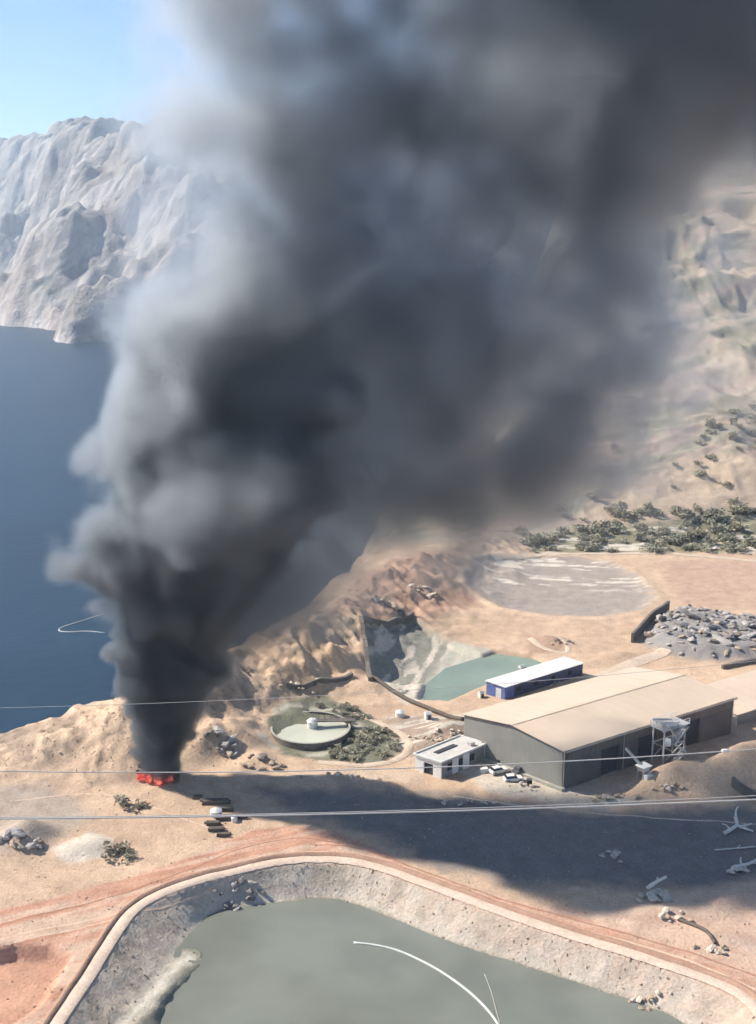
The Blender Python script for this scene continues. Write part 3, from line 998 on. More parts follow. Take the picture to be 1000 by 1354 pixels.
# ------------------------------------------------------------------ screening rig by the warehouse
g = at(893, 1018)
rig = empty('screening_rig', (g[0], g[1], Hs(g[0], g[1])), math.atan2(23.7, 36.1))
tag(rig, 'pale steel screening rig with stairs standing against dark warehouse wall', 'machine')
for x in (-2.6, 2.6):
    for y in (0.6, 3.2):
        MB().bar((x, y, -0.4), (x, y, 6.4), 0.24).build('leg', M['steel'], rig)
for y in (0.6, 3.2):
    for p_, q_, w_ in (((-2.6, y, 0.3), (2.6, y, 3.2), 0.14), ((2.6, y, 0.3), (-2.6, y, 3.2), 0.14), ((-2.6, y, 3.3), (2.6, y, 3.3), 0.2), ((-3.0, y, 6.3), (3.2, y, 6.3), 0.26)):
        MB().bar(p_, q_, w_).build('brace', M['steel'], rig)
dk = MB().box((0.1, 1.9, 6.5), (6.6, 3.4, 0.14)).build('deck', M['steel'], rig)
mb = MB()
for (a, b) in (((-3.1, 0.25), (3.3, 0.25)), ((-3.1, 3.5), (3.3, 3.5)), ((-3.1, 0.25), (-3.1, 3.5))):
    for z in (7.05, 7.55):
        mb.bar((a[0], a[1], z), (b[0], b[1], z), 0.07)
    for t in np.linspace(0, 1, 6):
        x, y = a[0] + (b[0] - a[0]) * t, a[1] + (b[1] - a[1]) * t
        mb.bar((x, y, 6.55), (x, y, 7.55), 0.07)
mb.build('guard_rail', M['white'], dk)
for i, (x, z, tilt) in enumerate(((-1.4, 7.1, 0.22), (0.5, 6.2, 0.22))):
    b = MB()
    a = Vector((x - 2.2, 1.8, z + 0.9))
    e = Vector((x + 2.6, 1.8, z - 0.2))
    b.bar(a + Vector((0, -0.9, 0)), e + Vector((0, -0.9, 0)), 0.16, 0.45).bar(a + Vector((0, 0.9, 0)), e + Vector((0, 0.9, 0)), 0.16, 0.45)
    b.build('screen_frame', M['white'], rig)
    b = MB()
    for k in range(10):
        q = a + (e - a) * (k / 9)
        b.bar(q + Vector((0, -0.8, 0)), q + Vector((0, 0.8, 0)), 0.12)
    b.build('screen_bar', M['steel'], rig)
MB().hexa([(1.5, 1.0, 3.6), (2.3, 1.0, 3.6), (2.3, 2.0, 3.6), (1.5, 2.0, 3.6)], [(0.6, 0.1, 6.0), (3.2, 0.1, 6.0), (3.2, 2.9, 6.0), (0.6, 2.9, 6.0)]).build('hopper', M['steel'], rig)
MB().tube([(-2.6, 0.4, 4.4), (-2.0, -0.4, 4.4)], 0.75, 14).build('motor_drum', M['white'], rig)
for k, (xa, xb, za, zb) in enumerate(((-1.6, 1.4, 0.0, 2.1), (1.4, -1.6, 2.1, 4.2), (-1.6, 0.9, 4.2, 6.4))):
    y = -0.5
    fl = MB().bar((xa, y - 0.5, za), (xb, y - 0.5, zb), 0.07, 0.28).bar((xa, y + 0.5, za), (xb, y + 0.5, zb), 0.07, 0.28).build('stair_flight', M['white'], rig)
    for s in range(8):
        t = (s + 0.5) / 8
        MB().box((xa + (xb - xa) * t, y, za + (zb - za) * t), (0.32, 0.92, 0.06)).build('step', M['steel'], fl)
    MB().bar((xa, y - 0.5, za + 1.0), (xb, y - 0.5, zb + 1.0), 0.06).build('hand_rail', M['white'], fl)

g = at(850, 1036)
fd = empty('feed_unit', (g[0], g[1], Hs(g[0], g[1])), 0.6)
tag(fd, 'small pale feed hopper with inclined chute near the warehouse doors', 'machine')
for x in (-0.8, 0.8):
    for y in (-0.7, 0.7):
        MB().bar((x, y, -0.3), (x * 0.8, y * 0.8, 1.3), 0.14).build('leg', M['steel'], fd)
MB().hexa([(-0.5, -0.5, 1.1), (0.5, -0.5, 1.1), (0.5, 0.5, 1.1), (-0.5, 0.5, 1.1)], [(-1.2, -1.0, 2.2), (1.2, -1.0, 2.2), (1.2, 1.0, 2.2), (-1.2, 1.0, 2.2)]).build('hopper', M['white'], fd)
MB().bar((0.0, 0.3, 1.9), (-1.4, 3.0, 4.6), 0.5, 0.35).build('chute', M['steel'], fd)
MB().box((0, -1.2, 0.5), (1.4, 0.8, 0.9)).build('motor_box', M['white'], fd)

# ------------------------------------------------------------------ walls, pipes
def wall_line(name, pts, h, th, m, label, cat, panels, cap=None):
    P = [np.array(p[:2]) for p in pts]
    root = empty(name, (0, 0, 0))
    tag(root, label, cat)
    L_ = [0]
    for i in range(len(P) - 1):
        L_.append(L_[-1] + np.linalg.norm(P[i + 1] - P[i]))
    f = lambda s: np.array([np.interp(s, L_, [p[0] for p in P]), np.interp(s, L_, [p[1] for p in P])])
    for k in range(panels):
        a, b = f(L_[-1] * k / panels + 0.02), f(L_[-1] * (k + 1) / panels - 0.02)
        d = (b - a) / np.linalg.norm(b - a)
        s = np.array([-d[1], d[0]]) * th / 2
        za, zb = Hs(*a), Hs(*b)
        j = rnd.uniform(-0.06, 0.06)
        q = [a - s, b - s, b + s, a + s]
        zz = [za, zb, zb, za]
        MB().hexa([(p[0], p[1], z - 1.0) for p, z in zip(q, zz)], [(p[0], p[1], z + h + j) for p, z in zip(q, zz)]).build('wall_panel', m, root)
    return root


wall_line('retaining_wall', PP([(836, 850), (858, 826), (884, 806)]), 2.4, 0.6, M['dark_wall'], 'dark slanting retaining wall along the grey rubble heap', 'wall', 8)
wall_line('low_wall', PP([(955, 884), (1000, 876), (1060, 866)]), 1.0, 0.7, M['dark_wall'], 'low dark wall below the grey rubble heap at right edge', 'wall', 8)
wall_line('bank_wall', PP([(968, 1046), (985, 1054), (1030, 1068)]), 1.6, 0.6, M['dark_wall'], 'short dark wall at foot of the sand bank by warehouse', 'wall', 6)
wall_line('pit_wall', PP([(490, 912), (484, 880), (477, 853), (512, 841), (546, 828)]), 0.9, 0.9, M['dark_wall'], 'dark angled concrete wall around two sides of grey pit', 'wall', 14)
wall_line('ridge_wall', PP([(378, 930), (420, 921), (466, 909)]), 0.8, 0.8, M['dark_wall'], 'straight dark wall at foot of the sunlit rocky ridge', 'wall', 8)
wall_line('pond_wall', PP([(590, 884), (625, 874), (656, 864)]), 0.5, 0.6, M['dark_wall'], 'low dark wall along the back of the green pond', 'wall', 6)


def pipe(name, pts, r, m, label, cat='pipe', lift=None, seg=10):
    P = [(p[0], p[1], Hs(p[0], p[1]) + (r if lift is None else lift)) for p in spline([q[:2] for q in pts], seg)]
    o = MB().tube(P, r, 8).build(name, m, None, True)
    tag(o, label, cat)
    return o


pipe('pipeline', PP([(492, 908), (530, 924), (575, 943), (613, 958)]), 0.42, M['timber'], 'dark pipeline running from pit corner towards the warehouse gable', lift=0.5)
pipe('drain_pipe', PP([(898, 1222), (918, 1232), (936, 1243), (946, 1252)]), 0.24, M['timber'], 'dark pipe lying on the red bench at lower right')
pw = [at(a, b, POND_Z) for a, b in [(468, 1247), (500, 1251), (530, 1259), (565, 1275), (595, 1293), (625, 1316), (650, 1342), (665, 1366), (690, 1410)]]
o = MB().tube([(p[0], p[1], POND_Z + 0.04) for p in spline(pw, 6)], 0.17, 8).build('floating_hose', M['hose'], None, True)
tag(o, 'long pale floating hose curving across the tailings pond', 'hose')
pw = [at(a, b, POND_Z) for a, b in [(641, 1288), (650, 1312), (657, 1338), (664, 1364)]]
o = MB().tube([(p[0], p[1], POND_Z + 0.0) for p in spline(pw, 6)], 0.07, 6).build('mooring_rope', M['concrete'], None, True)
tag(o, 'thin mooring rope beside the floating hose in the tailings pond', 'rope')
pw = [at(a, b, SEA_Z) for a, b in [(136, 812), (112, 820), (84, 829), (78, 834), (90, 836), (114, 835), (138, 837)]]
o = MB().tube([(p[0], p[1], SEA_Z + 0.1) for p in spline(pw, 6)], 0.2, 8).build('floating_boom', M['white'], None, True)
tag(o, 'white floating boom looped on the blue sea left of the smoke', 'boom')

# ------------------------------------------------------------------ overhead cables
def cable(pix, ydist, r, label, marker=None):
    """a sagging span: parabola fitted through the places where the photo shows it"""
    P = np.array([aty(a, b, ydist) for a, b in pix])
    q = np.polyfit(P[:, 0], P[:, 2], 2)
    q[0] = max(q[0], 2e-4)
    P = [(x, ydist, np.polyval(q, x)) for x in np.linspace(-110, 110, 90)]
    c = MB().tube(P, r, 6).build('overhead_cable', M['cable'], None, True)
    tag(c, label, 'cable', 'overhead cables crossing the site')
    if marker:
        m_ = aty(marker[0], marker[1], ydist)
        MB().tube([m_ + np.array([-0.35, 0, 0]), m_ + np.array([-0.2, 0, 0]), m_ + np.array([0.2, 0, 0]), m_ + np.array([0.35, 0, 0])], [0.06, 0.2, 0.2, 0.06], 8).build('clamp', M['white'], c)


cable([(190, 1021), (380, 1020.5), (560, 1016), (750, 1005), (1000, 991)], 95, 0.05, 'thin pale overhead cable passing in front of the warehouse wall', marker=(959, 993))
cable([(0, 1083), (300, 1079), (450, 1076), (620, 1072), (800, 1066), (1000, 1057)], 95, 0.07, 'thicker pale overhead cable crossing the dark smoke shadow')
cable([(0, 1081), (300, 1077), (450, 1074), (620, 1069), (800, 1062), (1000, 1052)], 97, 0.035, 'faint pinkish overhead cable just above the thicker one')
cable([(0, 936), (150, 932), (300, 926), (420, 920)], 88, 0.018, 'very thin overhead wire passing in front of the smoke column')

# ------------------------------------------------------------------ rocks
def rock_mesh(name, seed, m, flat=0.7):
    bm = bmesh.new()
    bmesh.ops.create_icosphere(bm, subdivisions=1, radius=0.5)
    rr = random.Random(seed)
    for v_ in bm.verts:
        v_.co *= rr.uniform(0.7, 1.2)
        v_.co.z *= flat
    for k in range(3):                                   # a few sheared faces
        nrm = Vector((rr.uniform(-1, 1), rr.uniform(-1, 1), rr.uniform(-0.2, 1))).normalized()
        for v_ in bm.verts:
            e = v_.co.dot(nrm) - 0.34
            if e > 0:
                v_.co -= nrm * e
    me = bpy.data.meshes.new(name)
    bm.to_mesh(me)
    bm.free()
    me.materials.append(m)
    return me


ROCKS = {k: [rock_mesh('boulder', s * 10 + i, M[k], fl) for i in range(5)] for s, (k, fl) in enumerate((('boulder', .7), ('boulder_dark', .75), ('pale_rock', .6), ('sand_rock', .75)))}

rh = empty('rubble_heap', tuple(drop(930, 842)))
tag(rh, 'heap of grey rubble boulders on the plain behind the warehouse', 'rubble')
hp = np.array(HEAP)
cnt = 0
while cnt < 190:
    x, y = rnd.uniform(hp[:, 0].min(), hp[:, 0].max()), rnd.uniform(hp[:, 1].min(), hp[:, 1].max())
    if poly_sd(np.array([x]), np.array([y]), HEAP)[0] > -0.5 or x > 100:
        continue
    s = rnd.uniform(0.9, 1.6) if rnd.random() < 0.6 else rnd.uniform(1.5, 3.0)
    b = link_mesh('boulder', rnd.choice(ROCKS[rnd.choice(['boulder', 'boulder', 'boulder_dark', 'boulder_dark', 'boulder', 'sand_rock'])]), None, rh)
    b.location = Vector((x, y, Hs(x, y) + s * 0.18)) - rh.location
    b.rotation_euler = (rnd.uniform(-.4, .4), rnd.uniform(-.4, .4), rnd.uniform(0, 6.3))
    b.scale = (s * rnd.uniform(1.0, 2.2), s * 0.9, s * rnd.uniform(0.45, 0.8))
    cnt += 1


def pile(px, py, n, spread, smin, smax, kinds, label, name='rock_pile', cat='rocks', squash=0.5, ang=0.0):
    c = drop(px, py)
    root = empty(name, tuple(c))
    tag(root, label, cat)
    for i in range(n):
        a, r = rnd.uniform(0, 6.3), spread * rnd.random() ** 0.6
        dx, dy = r * math.cos(a), r * math.sin(a) * squash
        dx, dy = dx * math.cos(ang) - dy * math.sin(ang), dx * math.sin(ang) + dy * math.cos(ang)
        s = rnd.uniform(smin, smax)
        b = link_mesh('rock', rnd.choice(ROCKS[rnd.choice(kinds)]), None, root)
        b.location = (dx, dy, Hs(c[0] + dx, c[1] + dy) - c[2] + s * 0.15 + max(0, spread - r) * 0.10)
        b.rotation_euler = (rnd.uniform(-.4, .4), rnd.uniform(-.4, .4), rnd.uniform(0, 6.3))
        b.scale = (s * rnd.uniform(1.0, 1.8), s, s * rnd.uniform(0.6, 1.0))
    return root


pile(865, 1188, 16, 2.6, 0.7, 1.7, ['pale_rock'], 'pile of pale rocks at lower edge of the dark shadow', ang=0.3)
pile(890, 1212, 12, 2.8, 0.5, 1.3, ['pale_rock', 'sand_rock'], 'pale rocks on the red bench below the shadow edge')
pile(940, 1255, 10, 2.4, 0.5, 1.2, ['sand_rock', 'pale_rock'], 'sandy rocks on the red bench at lower right corner')
pile(820, 1131, 12, 3.0, 0.5, 1.2, ['pale_rock', 'boulder'], 'pale rocks lying inside the dark smoke shadow')
pile(975, 1152, 12, 3.2, 0.6, 1.3, ['pale_rock'], 'string of pale rocks at right edge inside the shadow', ang=0.45, squash=0.25)
pile(28, 1110, 16, 3.2, 0.7, 1.8, ['boulder_dark', 'boulder', 'sand_rock'], 'dark and grey rocks on a mound at the left edge')
pile(810, 1058, 20, 6.0, 0.4, 1.1, ['pale_rock', 'sand_rock'], 'rubble strip on the pale ground before the warehouse doors', squash=0.3)
pile(880, 1045, 14, 4.0, 0.5, 1.2, ['pale_rock', 'sand_rock'], 'rubble beside the screening rig at foot of the sand bank', squash=0.4)
pile(300, 985, 16, 3.8, 0.7, 1.8, ['sand_rock', 'boulder', 'boulder_dark'], 'brown rocks on a knoll right of the smoke column foot')
pile(350, 1008, 14, 4.2, 0.5, 1.5, ['sand_rock', 'boulder_dark'], 'dark brown rocks below the round tank')
pile(330, 1180, 12, 3.0, 0.6, 1.4, ['boulder_dark', 'boulder'], 'dark rocks at far left corner of the pond shore', squash=0.35)
pile(300, 1196, 10, 2.2, 0.5, 1.2, ['boulder_dark', 'boulder'], 'dark rocks on the pond bank beside the far left shore', squash=0.5)
pile(860, 1325, 14, 3.0, 0.4, 1.0, ['pale_rock', 'sand_rock'], 'broken pale rocks at pond edge in lower right', squash=0.5)
pile(690, 1040, 14, 4.0, 0.35, 0.8, ['pale_rock'], 'pale stones strewn below the warehouse gable', squash=0.35, ang=-0.5)
pile(510, 800, 14, 5.0, 0.9, 2.2, ['sand_rock', 'boulder_dark'], 'dark rocks on the red mound behind the pit')
pile(560, 785, 12, 5.0, 0.9, 2.0, ['sand_rock', 'pale_rock'], 'brown rocks on the red mound at lower edge of smoke')

pile(560, 978, 14, 4.5, 0.4, 1.1, ['sand_rock', 'pale_rock'], 'rubble strip between the round tank path and the white building', squash=0.3, ang=-0.3)
pile(592, 972, 12, 4.0, 0.4, 1.0, ['pale_rock', 'boulder'], 'pale rubble behind the small white building', squash=0.4)
pile(450, 1030, 16, 7.0, 0.4, 1.0, ['sand_rock', 'pale_rock'], 'long low strip of rubble at upper edge of the smoke shadow', squash=0.2)
pile(620, 1062, 12, 4.5, 0.4, 0.9, ['pale_rock', 'boulder'], 'grey rubble in the shadow below the white building', squash=0.3)
pile(720, 906, 12, 4.5, 0.4, 1.0, ['sand_rock', 'pale_rock'], 'stones beside the yard road behind the warehouse roof', squash=0.3, ang=0.5)
pile(530, 915, 10, 3.5, 0.3, 0.8, ['pale_rock'], 'white stones on the pale wedge beside the green pond', squash=0.35)
pile(745, 850, 12, 3.0, 0.4, 1.2, ['sand_rock', 'boulder_dark'], 'brown stones on the small mound behind the blue shed', squash=0.5)
pile(400, 912, 12, 5.0, 0.5, 1.4, ['sand_rock', 'pale_rock'], 'golden rocks fallen at foot of the sunlit ridge', squash=0.35, ang=0.4)
# small loose stones nobody could count
vs, fs = [], []
base_v = np.array([(0.5, 0, 0), (-0.25, 0.43, 0), (-0.25, -0.43, 0), (0.05, 0, 0.42), (0.2, 0.2, 0.3)])
base_f = [(0, 1, 4), (1, 2, 3), (2, 0, 3), (1, 3, 4), (0, 4, 3)]
pts = []
for k in range(6500):
    r = rnd.random()
    if r < 0.13:      # pond bank
        i = rnd.randrange(len(rim_w) - 1)
        t = rnd.random()
        p = np.array(rim_w[i]) * (1 - t) + np.array(rim_w[i + 1]) * t
        p = p + np.array([rnd.gauss(0, 3), -abs(rnd.gauss(0, 4.0))])
    elif r < 0.60:    # ridge
        i = rnd.randrange(1, len(RIDGE) - 1)
        t = rnd.random()
        p = np.array(RIDGE[i][:2]) * (1 - t) + np.array(RIDGE[i + 1][:2]) * t if i + 1 < len(RIDGE) else np.array(RIDGE[i][:2])
        p = p + np.array([rnd.gauss(4, 6), rnd.gauss(-5, 6)])
    else:
        p = at(rnd.uniform(0, 1000), rnd.uniform(760, 1330))[:2]
    pts.append(p)
P_ = np.array(pts)
hz = Hg(P_[:, 0], P_[:, 1])
ok = hz > -3.6
for (x, y), z in zip(P_[ok], hz[ok]):
    s = 0.12 + 0.5 * rnd.random() ** 3
    a = rnd.uniform(0, 6.3)
    ca, sa = math.cos(a) * s, math.sin(a) * s
    o_ = len(vs)
    for q in base_v:
        vs.append((x + q[0] * ca - q[1] * sa * 0.8, y + q[0] * sa + q[1] * ca * 0.8, z - 0.05 * s + q[2] * s))
    fs += [tuple(i + o_ for i in f) for f in base_f]
tag(pydata('loose_stones', vs, fs, M['sand_rock']), 'small loose stones scattered over the ground', 'stones', kind='stuff')

# ------------------------------------------------------------------ shrubs
def shrub_meshes(seed, n=170):
    rr = random.Random(seed)
    V_, F_ = [], []
    lobes = [(rr.uniform(-.45, .45), rr.uniform(-.45, .45), rr.uniform(.25, .6), rr.uniform(.25, .45)) for _ in range(6)]
    for i in range(n):
        lx, ly, lz, lr = rr.choice(lobes)
        d = Vector((rr.gauss(0, 1), rr.gauss(0, 1), rr.gauss(0, 1))).normalized() * lr * rr.uniform(0.5, 1.05)
        c = Vector((lx, ly, max(0.03, lz + d.z))) + Vector((d.x, d.y, 0))
        a = Vector((rr.gauss(0, 1), rr.gauss(0, 1), rr.gauss(0, 1))).normalized()
        b = a.cross(Vector((rr.gauss(0, 1), rr.gauss(0, 1), rr.gauss(0, 1)))).normalized()
        s = rr.uniform(0.07, 0.15)
        o_ = len(V_)
        V_ += [c - a * s, c + b * s * 0.6, c + a * s, c - b * s * 0.6]
        F_.append((o_, o_ + 1, o_ + 2, o_ + 3))
    fm = bpy.data.meshes.new('foliage')
    fm.from_pydata([tuple(v_) for v_ in V_], [], F_)
    mb = MB()
    for (lx, ly, lz, lr) in lobes:
        mb.tube([(0, 0, -0.15), (lx * 0.5, ly * 0.5, lz * 0.5), (lx, ly, lz)], [0.035, 0.025, 0.01], 4, False)
    tm = bpy.data.meshes.new('stem')
    tm.from_pydata(mb.v, [], mb.f)
    tm.materials.append(M['twig'])
    return fm, tm


SHR = []
for i in range(6):
    fm, tm = shrub_meshes(40 + i)
    fm.materials.append(M['leaf'] if i < 4 else M['leaf2'])
    SHR.append((fm, tm))


def shrub(p, s, kind, label, group=None):
    r = empty('shrub', (p[0], p[1], p[2]), rnd.uniform(0, 6.3))
    tag(r, label, 'shrub', group)
    link_mesh('foliage', SHR[kind][0], None, r)
    link_mesh('stem', SHR[kind][1], None, r)
    r.scale = (s * rnd.uniform(0.85, 1.3), s * rnd.uniform(0.85, 1.3), s * rnd.uniform(0.6, 0.9))
    return r


shrub(drop(168, 1064), 2.6, 4, 'lone olive shrub on the sandy flat below the fire')
shrub(drop(186, 1070), 1.9, 5, 'small olive shrub just right of the lone shrub on sand')
shrub(drop(155, 1130), 3.0, 5, 'round shrub at upper edge of the red road on left')
shrub(drop(172, 1137), 1.8, 1, 'small dark shrub against the round one by the red road')
pix = []
while len(pix) < 120:
    a, b = rnd.uniform(690, 1010), rnd.uniform(676, 731)
    if b < 731 - (a - 690) * 0.20 - 12 and b < 700 and a < 800:
        continue
    pix.append((a, b))
for a, b in pix:
    p = drop(a, b)
    shrub(p, rnd.uniform(1.6, 4.6), rnd.choice([0, 1, 2, 3, 4]), 'dusty green shrub in the scrub strip along the hill foot', 'shrubs in the scrub strip along the hill foot')
for k in range(340):
    a = rnd.uniform(690, 1010)
    b = rnd.uniform(300, 690)
    if b < 760 - (a - 600) * 0.62 or (b > 600 and a > 800 and b < 672 and rnd.random() < 0.7):
        continue
    shrub(drop(a, b), rnd.uniform(1.5, 4.5), rnd.choice([0, 2, 4, 5]), 'scattered scrub bush on the pale hillside above the scrub strip', 'bushes scattered on the pale hillside')
for k in range(110):
    a, b = rnd.uniform(400, 525), rnd.uniform(932, 1004)
    p = drop(a, b)
    if math.hypot(p[0] + 12.9, p[1] - 201.8) < 8.3 or poly_sd(np.array([p[0]]), np.array([p[1]]), PP([(395, 935), (430, 925), (478, 945), (520, 972), (526, 995), (500, 1008), (440, 1006)]))[0] > 0:
        continue
    shrub(p, rnd.uniform(0.9, 2.0), rnd.choice([0, 1, 2, 3]), 'dark green bush growing beside the round tank', 'bushes growing around the round tank')

# ------------------------------------------------------------------ crates, drums, stacks, small huts
def crate(px, py, s, rz, m, label, h=1.0):
    p = drop(px, py)
    r = empty('crate', tuple(p), rz)
    tag(r, label, 'crate')
    for k in range(5):
        for sgn in (-1, 1):
            MB().box((0, sgn * s * 0.4, (k + 0.5) * h / 5), (s * 1.3, 0.06, h / 5 - 0.03)).build('plank', m, r)
    for sgn in (-1, 1):
        MB().box((sgn * (s * 0.65 - 0.04), 0, h / 2), (0.06, s * 0.8 - 0.08, h)).build('end_board', m, r)
    MB().box((0, 0, h + 0.04), (s * 1.36, s * 0.9, 0.07)).build('lid', m, r)




def car(px, py, rz, m, label, k=0.85):
    p = drop(px, py)
    r = empty('parked_car', tuple(p), rz)
    tag(r, label, 'car', 'cars parked by the warehouse gable')
    prof = [(-2.0, 0.35), (-2.0, 0.85), (-1.75, 0.95), (-1.2, 0.98), (0.75, 0.98), (1.75, 0.88), (2.0, 0.7), (2.0, 0.35)]
    n = len(prof)
    V_ = [(x * k, s * 0.82 * k, z * k) for s in (-1, 1) for x, z in prof]
    F_ = [tuple(range(n))[::-1], tuple(range(n, 2 * n))] + [(i, (i + 1) % n, n + (i + 1) % n, n + i) for i in range(n)]
    MB().add(V_, F_).build('body', m, r)
    MB().hexa([(-1.75 * k, -0.76 * k, 0.97 * k), (0.75 * k, -0.76 * k, 0.985 * k), (0.75 * k, 0.76 * k, 0.985 * k), (-1.75 * k, 0.76 * k, 0.97 * k)],
              [(-1.4 * k, -0.62 * k, 1.42 * k), (0.15 * k, -0.62 * k, 1.42 * k), (0.15 * k, 0.62 * k, 1.42 * k), (-1.4 * k, 0.62 * k, 1.42 * k)]).build('window', M['glass'], r)
    MB().hexa([(-1.42 * k, -0.63 * k, 1.422 * k), (0.17 * k, -0.63 * k, 1.422 * k), (0.17 * k, 0.63 * k, 1.422 * k), (-1.42 * k, 0.63 * k, 1.422 * k)],
              [(-1.35 * k, -0.58 * k, 1.49 * k), (0.1 * k, -0.58 * k, 1.49 * k), (0.1 * k, 0.58 * k, 1.49 * k), (-1.35 * k, 0.58 * k, 1.49 * k)]).build('roof', m, r)
    for x in (-1.25, 1.25):
        for s in (-1, 1):
            w = MB().tube([(x * k, s * 0.68 * k, 0.33 * k), (x * k, s * 0.86 * k, 0.33 * k)], 0.33 * k, 14).build('wheel', M['black'], r)
            MB().tube([(x * k, s * 0.862 * k, 0.33 * k), (x * k, s * 0.875 * k, 0.33 * k)], 0.18 * k, 10).build('rim', M['steel'], w)


car(660, 1022, 0.45, M['white'], 'white car parked nearest the small white building')
car(679, 1033, 0.2, M['white'], 'white car parked lower down, among the pale stones')
car(690, 1021, 0.7, M['slate'], 'dark car parked close against the warehouse gable')
crate(640, 1021, 1.0, 0.2, M['white'], 'small white crate nearest the white building corner', 0.7)
crate(655, 1006, 0.9, 0.1, M['white'], 'white crate behind the dark drums by the warehouse gable', 1.1)


def drum(px, py, label, n=16):
    p = drop(px, py)
    r = empty('steel_drum', tuple(p))
    tag(r, label, 'drum', 'dark drums by the warehouse gable')
    MB().tube([(0, 0, 0), (0, 0, 0.3), (0, 0, 0.32), (0, 0, 0.34), (0, 0, 1.0)], [0.5, 0.5, 0.53, 0.5, 0.5], n).build('drum_body', M['black'], r)
    MB().tube([(0, 0, 1.002), (0, 0, 1.06)], [0.52, 0.52], n).build('drum_lid', M['slate'], r)


drum(661, 1011, 'dark drum directly behind the upper white car')
drum(676, 1014, 'dark drum just right of the upper white car')
drum(679, 1016, 'dark drum touching another one right of the upper white car')
drum(700, 1038, 'dark drum beside the lower white car')


def beams(px, py, ln, n, rz, label):
    p = drop(px, py)
    r = empty('beam_stack', tuple(p), rz)
    tag(r, label, 'beams')
    for k in range(n):
        row, c = divmod(k, 3)
        MB().box((rnd.uniform(-0.2, 0.2), (c - 1) * 0.42, 0.16 + row * 0.32), (ln * rnd.uniform(0.85, 1.0), 0.34, 0.28), rnd.uniform(-0.03, 0.03)).build('beam', M['timber'], r)


for (a, b, l, n_, rz, lab) in ((262, 1055, 1.6, 3, 0.1, 'short dark beam stack farthest left near the fire'), (285, 1062, 4.8, 6, 0.05, 'long dark beam stack at top of the storage row'),
                               (298, 1071, 2.6, 4, 0.0, 'dark beam stack touching the white water tank'), (300, 1083, 4.0, 6, 0.1, 'dark beam stack just below the white water tank'),
                               (282, 1090, 2.4, 5, 0.0, 'short dark beam stack second from bottom of the storage row'), (286, 1098, 2.6, 5, 0.05, 'dark beam stack near bottom of the storage row'),
                               (296, 1105, 2.2, 4, 0.0, 'lowest small beam stack next to the red road'), (316, 1081, 2.6, 4, 0.15, 'dark beam stack at right end of the storage row')):
    beams(a, b, l, n_, rz, lab)


def round_hut(px, py, r_, h, label, name='water_tank', cat='tank'):
    p = drop(px, py)
    r = empty(name, tuple(p))
    tag(r, label, cat)
    MB().tube([(0, 0, -0.2), (0, 0, h)], r_, 20).build('tank_body', M['white'], r)
    MB().tube([(0, 0, h), (0, 0, h + 0.25), (0, 0, h + 0.4)], [r_ * 1.05, r_ * 0.6, r_ * 0.15], 20).build('tank_top', M['white'], r)


round_hut(286, 1079, 0.95, 1.0, 'small white water tank among the dark beam stacks')
round_hut(529, 947, 0.9, 0.9, 'small white water tank right of the round settling tank')
round_hut(310, 1086, 0.5, 0.7, 'tiny pale drum tank at right of the storage row')


def hut(px, py, sx, sy, h, rz, label):
    p = drop(px, py)
    r = empty('hut', tuple(p), rz)
    tag(r, label, 'hut')
    MB().box((0, 0, h / 2 - 0.1), (sx, sy, h + 0.2)).build('wall', M['plaster'], r)
    MB().hexa([(-sx * .58, -sy * .58, h), (sx * .58, -sy * .58, h), (sx * .58, sy * .58, h), (-sx * .58, sy * .58, h)],
              [(-sx * .5, -0.05, h + .4), (sx * .5, -0.05, h + .4), (sx * .5, 0.05, h + .4), (-sx * .5, 0.05, h + .4)]).build('roof', M['white'], r)
    MB().box((0.1, -sy / 2 - 0.02, h * 0.4), (0.6, 0.05, h * 0.8)).build('door', M['slate'], r)


hut(690, 888, 1.3, 1.0, 1.2, 0.6, 'tiny white hut behind the long blue shed')
hut(636, 922, 1.0, 0.9, 1.0, 0.6, 'tiny white hut at blue end of the long shed')
hut(566, 950, 1.2, 1.1, 1.1, 0.3, 'tiny white hut between round tank and warehouse gable')

# ------------------------------------------------------------------ bleached fallen trees at the right
def fallen(px, py, scale, rz, limbs, label):
    p = drop(px, py)
    r = empty('fallen_tree', tuple(p), rz)
    tag(r, label, 'dead tree')
    for nm, pts_, r0, r1 in limbs:
        P = spline([(a * scale, b * scale, max(0.2, c * scale)) for a, b, c in pts_], 5)
        rs = [r0 + (r1 - r0) * i / (len(P) - 1) for i in range(len(P))]
        rs = [q * rnd.uniform(0.85, 1.15) for q in rs]
        MB().tube(P, rs, 7).build(nm, M['bleached'], r, True)


fallen(975, 1098, 1.0, 0.25, (('trunk', [(-2.6, -0.6, .2), (-1.0, -0.1, .5), (0.2, 0.4, .8), (0.6, 1.8, 1.2)], .34, .24), ('branch', [(0.3, 0.5, .8), (1.2, 2.6, 1.6), (2.2, 3.6, 2.0)], .24, .10),
                               ('branch', [(0.1, 0.3, .7), (1.2, -0.8, .5), (2.0, -1.4, .3)], .26, .14), ('branch', [(0.6, 0.1, .6), (1.8, 0.0, .7), (2.8, 0.4, .6)], .2, .08),
                               ('branch', [(-1.4, -0.2, .4), (-1.6, 0.6, .8), (-2.2, 1.0, .9)], .14, .06)), 'bleached forked dead tree lying in the shadow at right edge')
fallen(985, 1147, 1.0, 0.5, (('trunk', [(-3.2, 0, .2), (-1.0, 0.1, .4), (1.0, 0.0, .4), (3.4, 0.3, .4)], .3, .2), ('branch', [(-0.6, 0.1, .4), (0.0, 0.9, .7), (0.6, 1.4, .8)], .2, .08),
                             ('branch', [(1.2, 0.0, .4), (1.8, -0.7, .5)], .16, .08)), 'bleached straight dead trunk below the forked one at right edge')
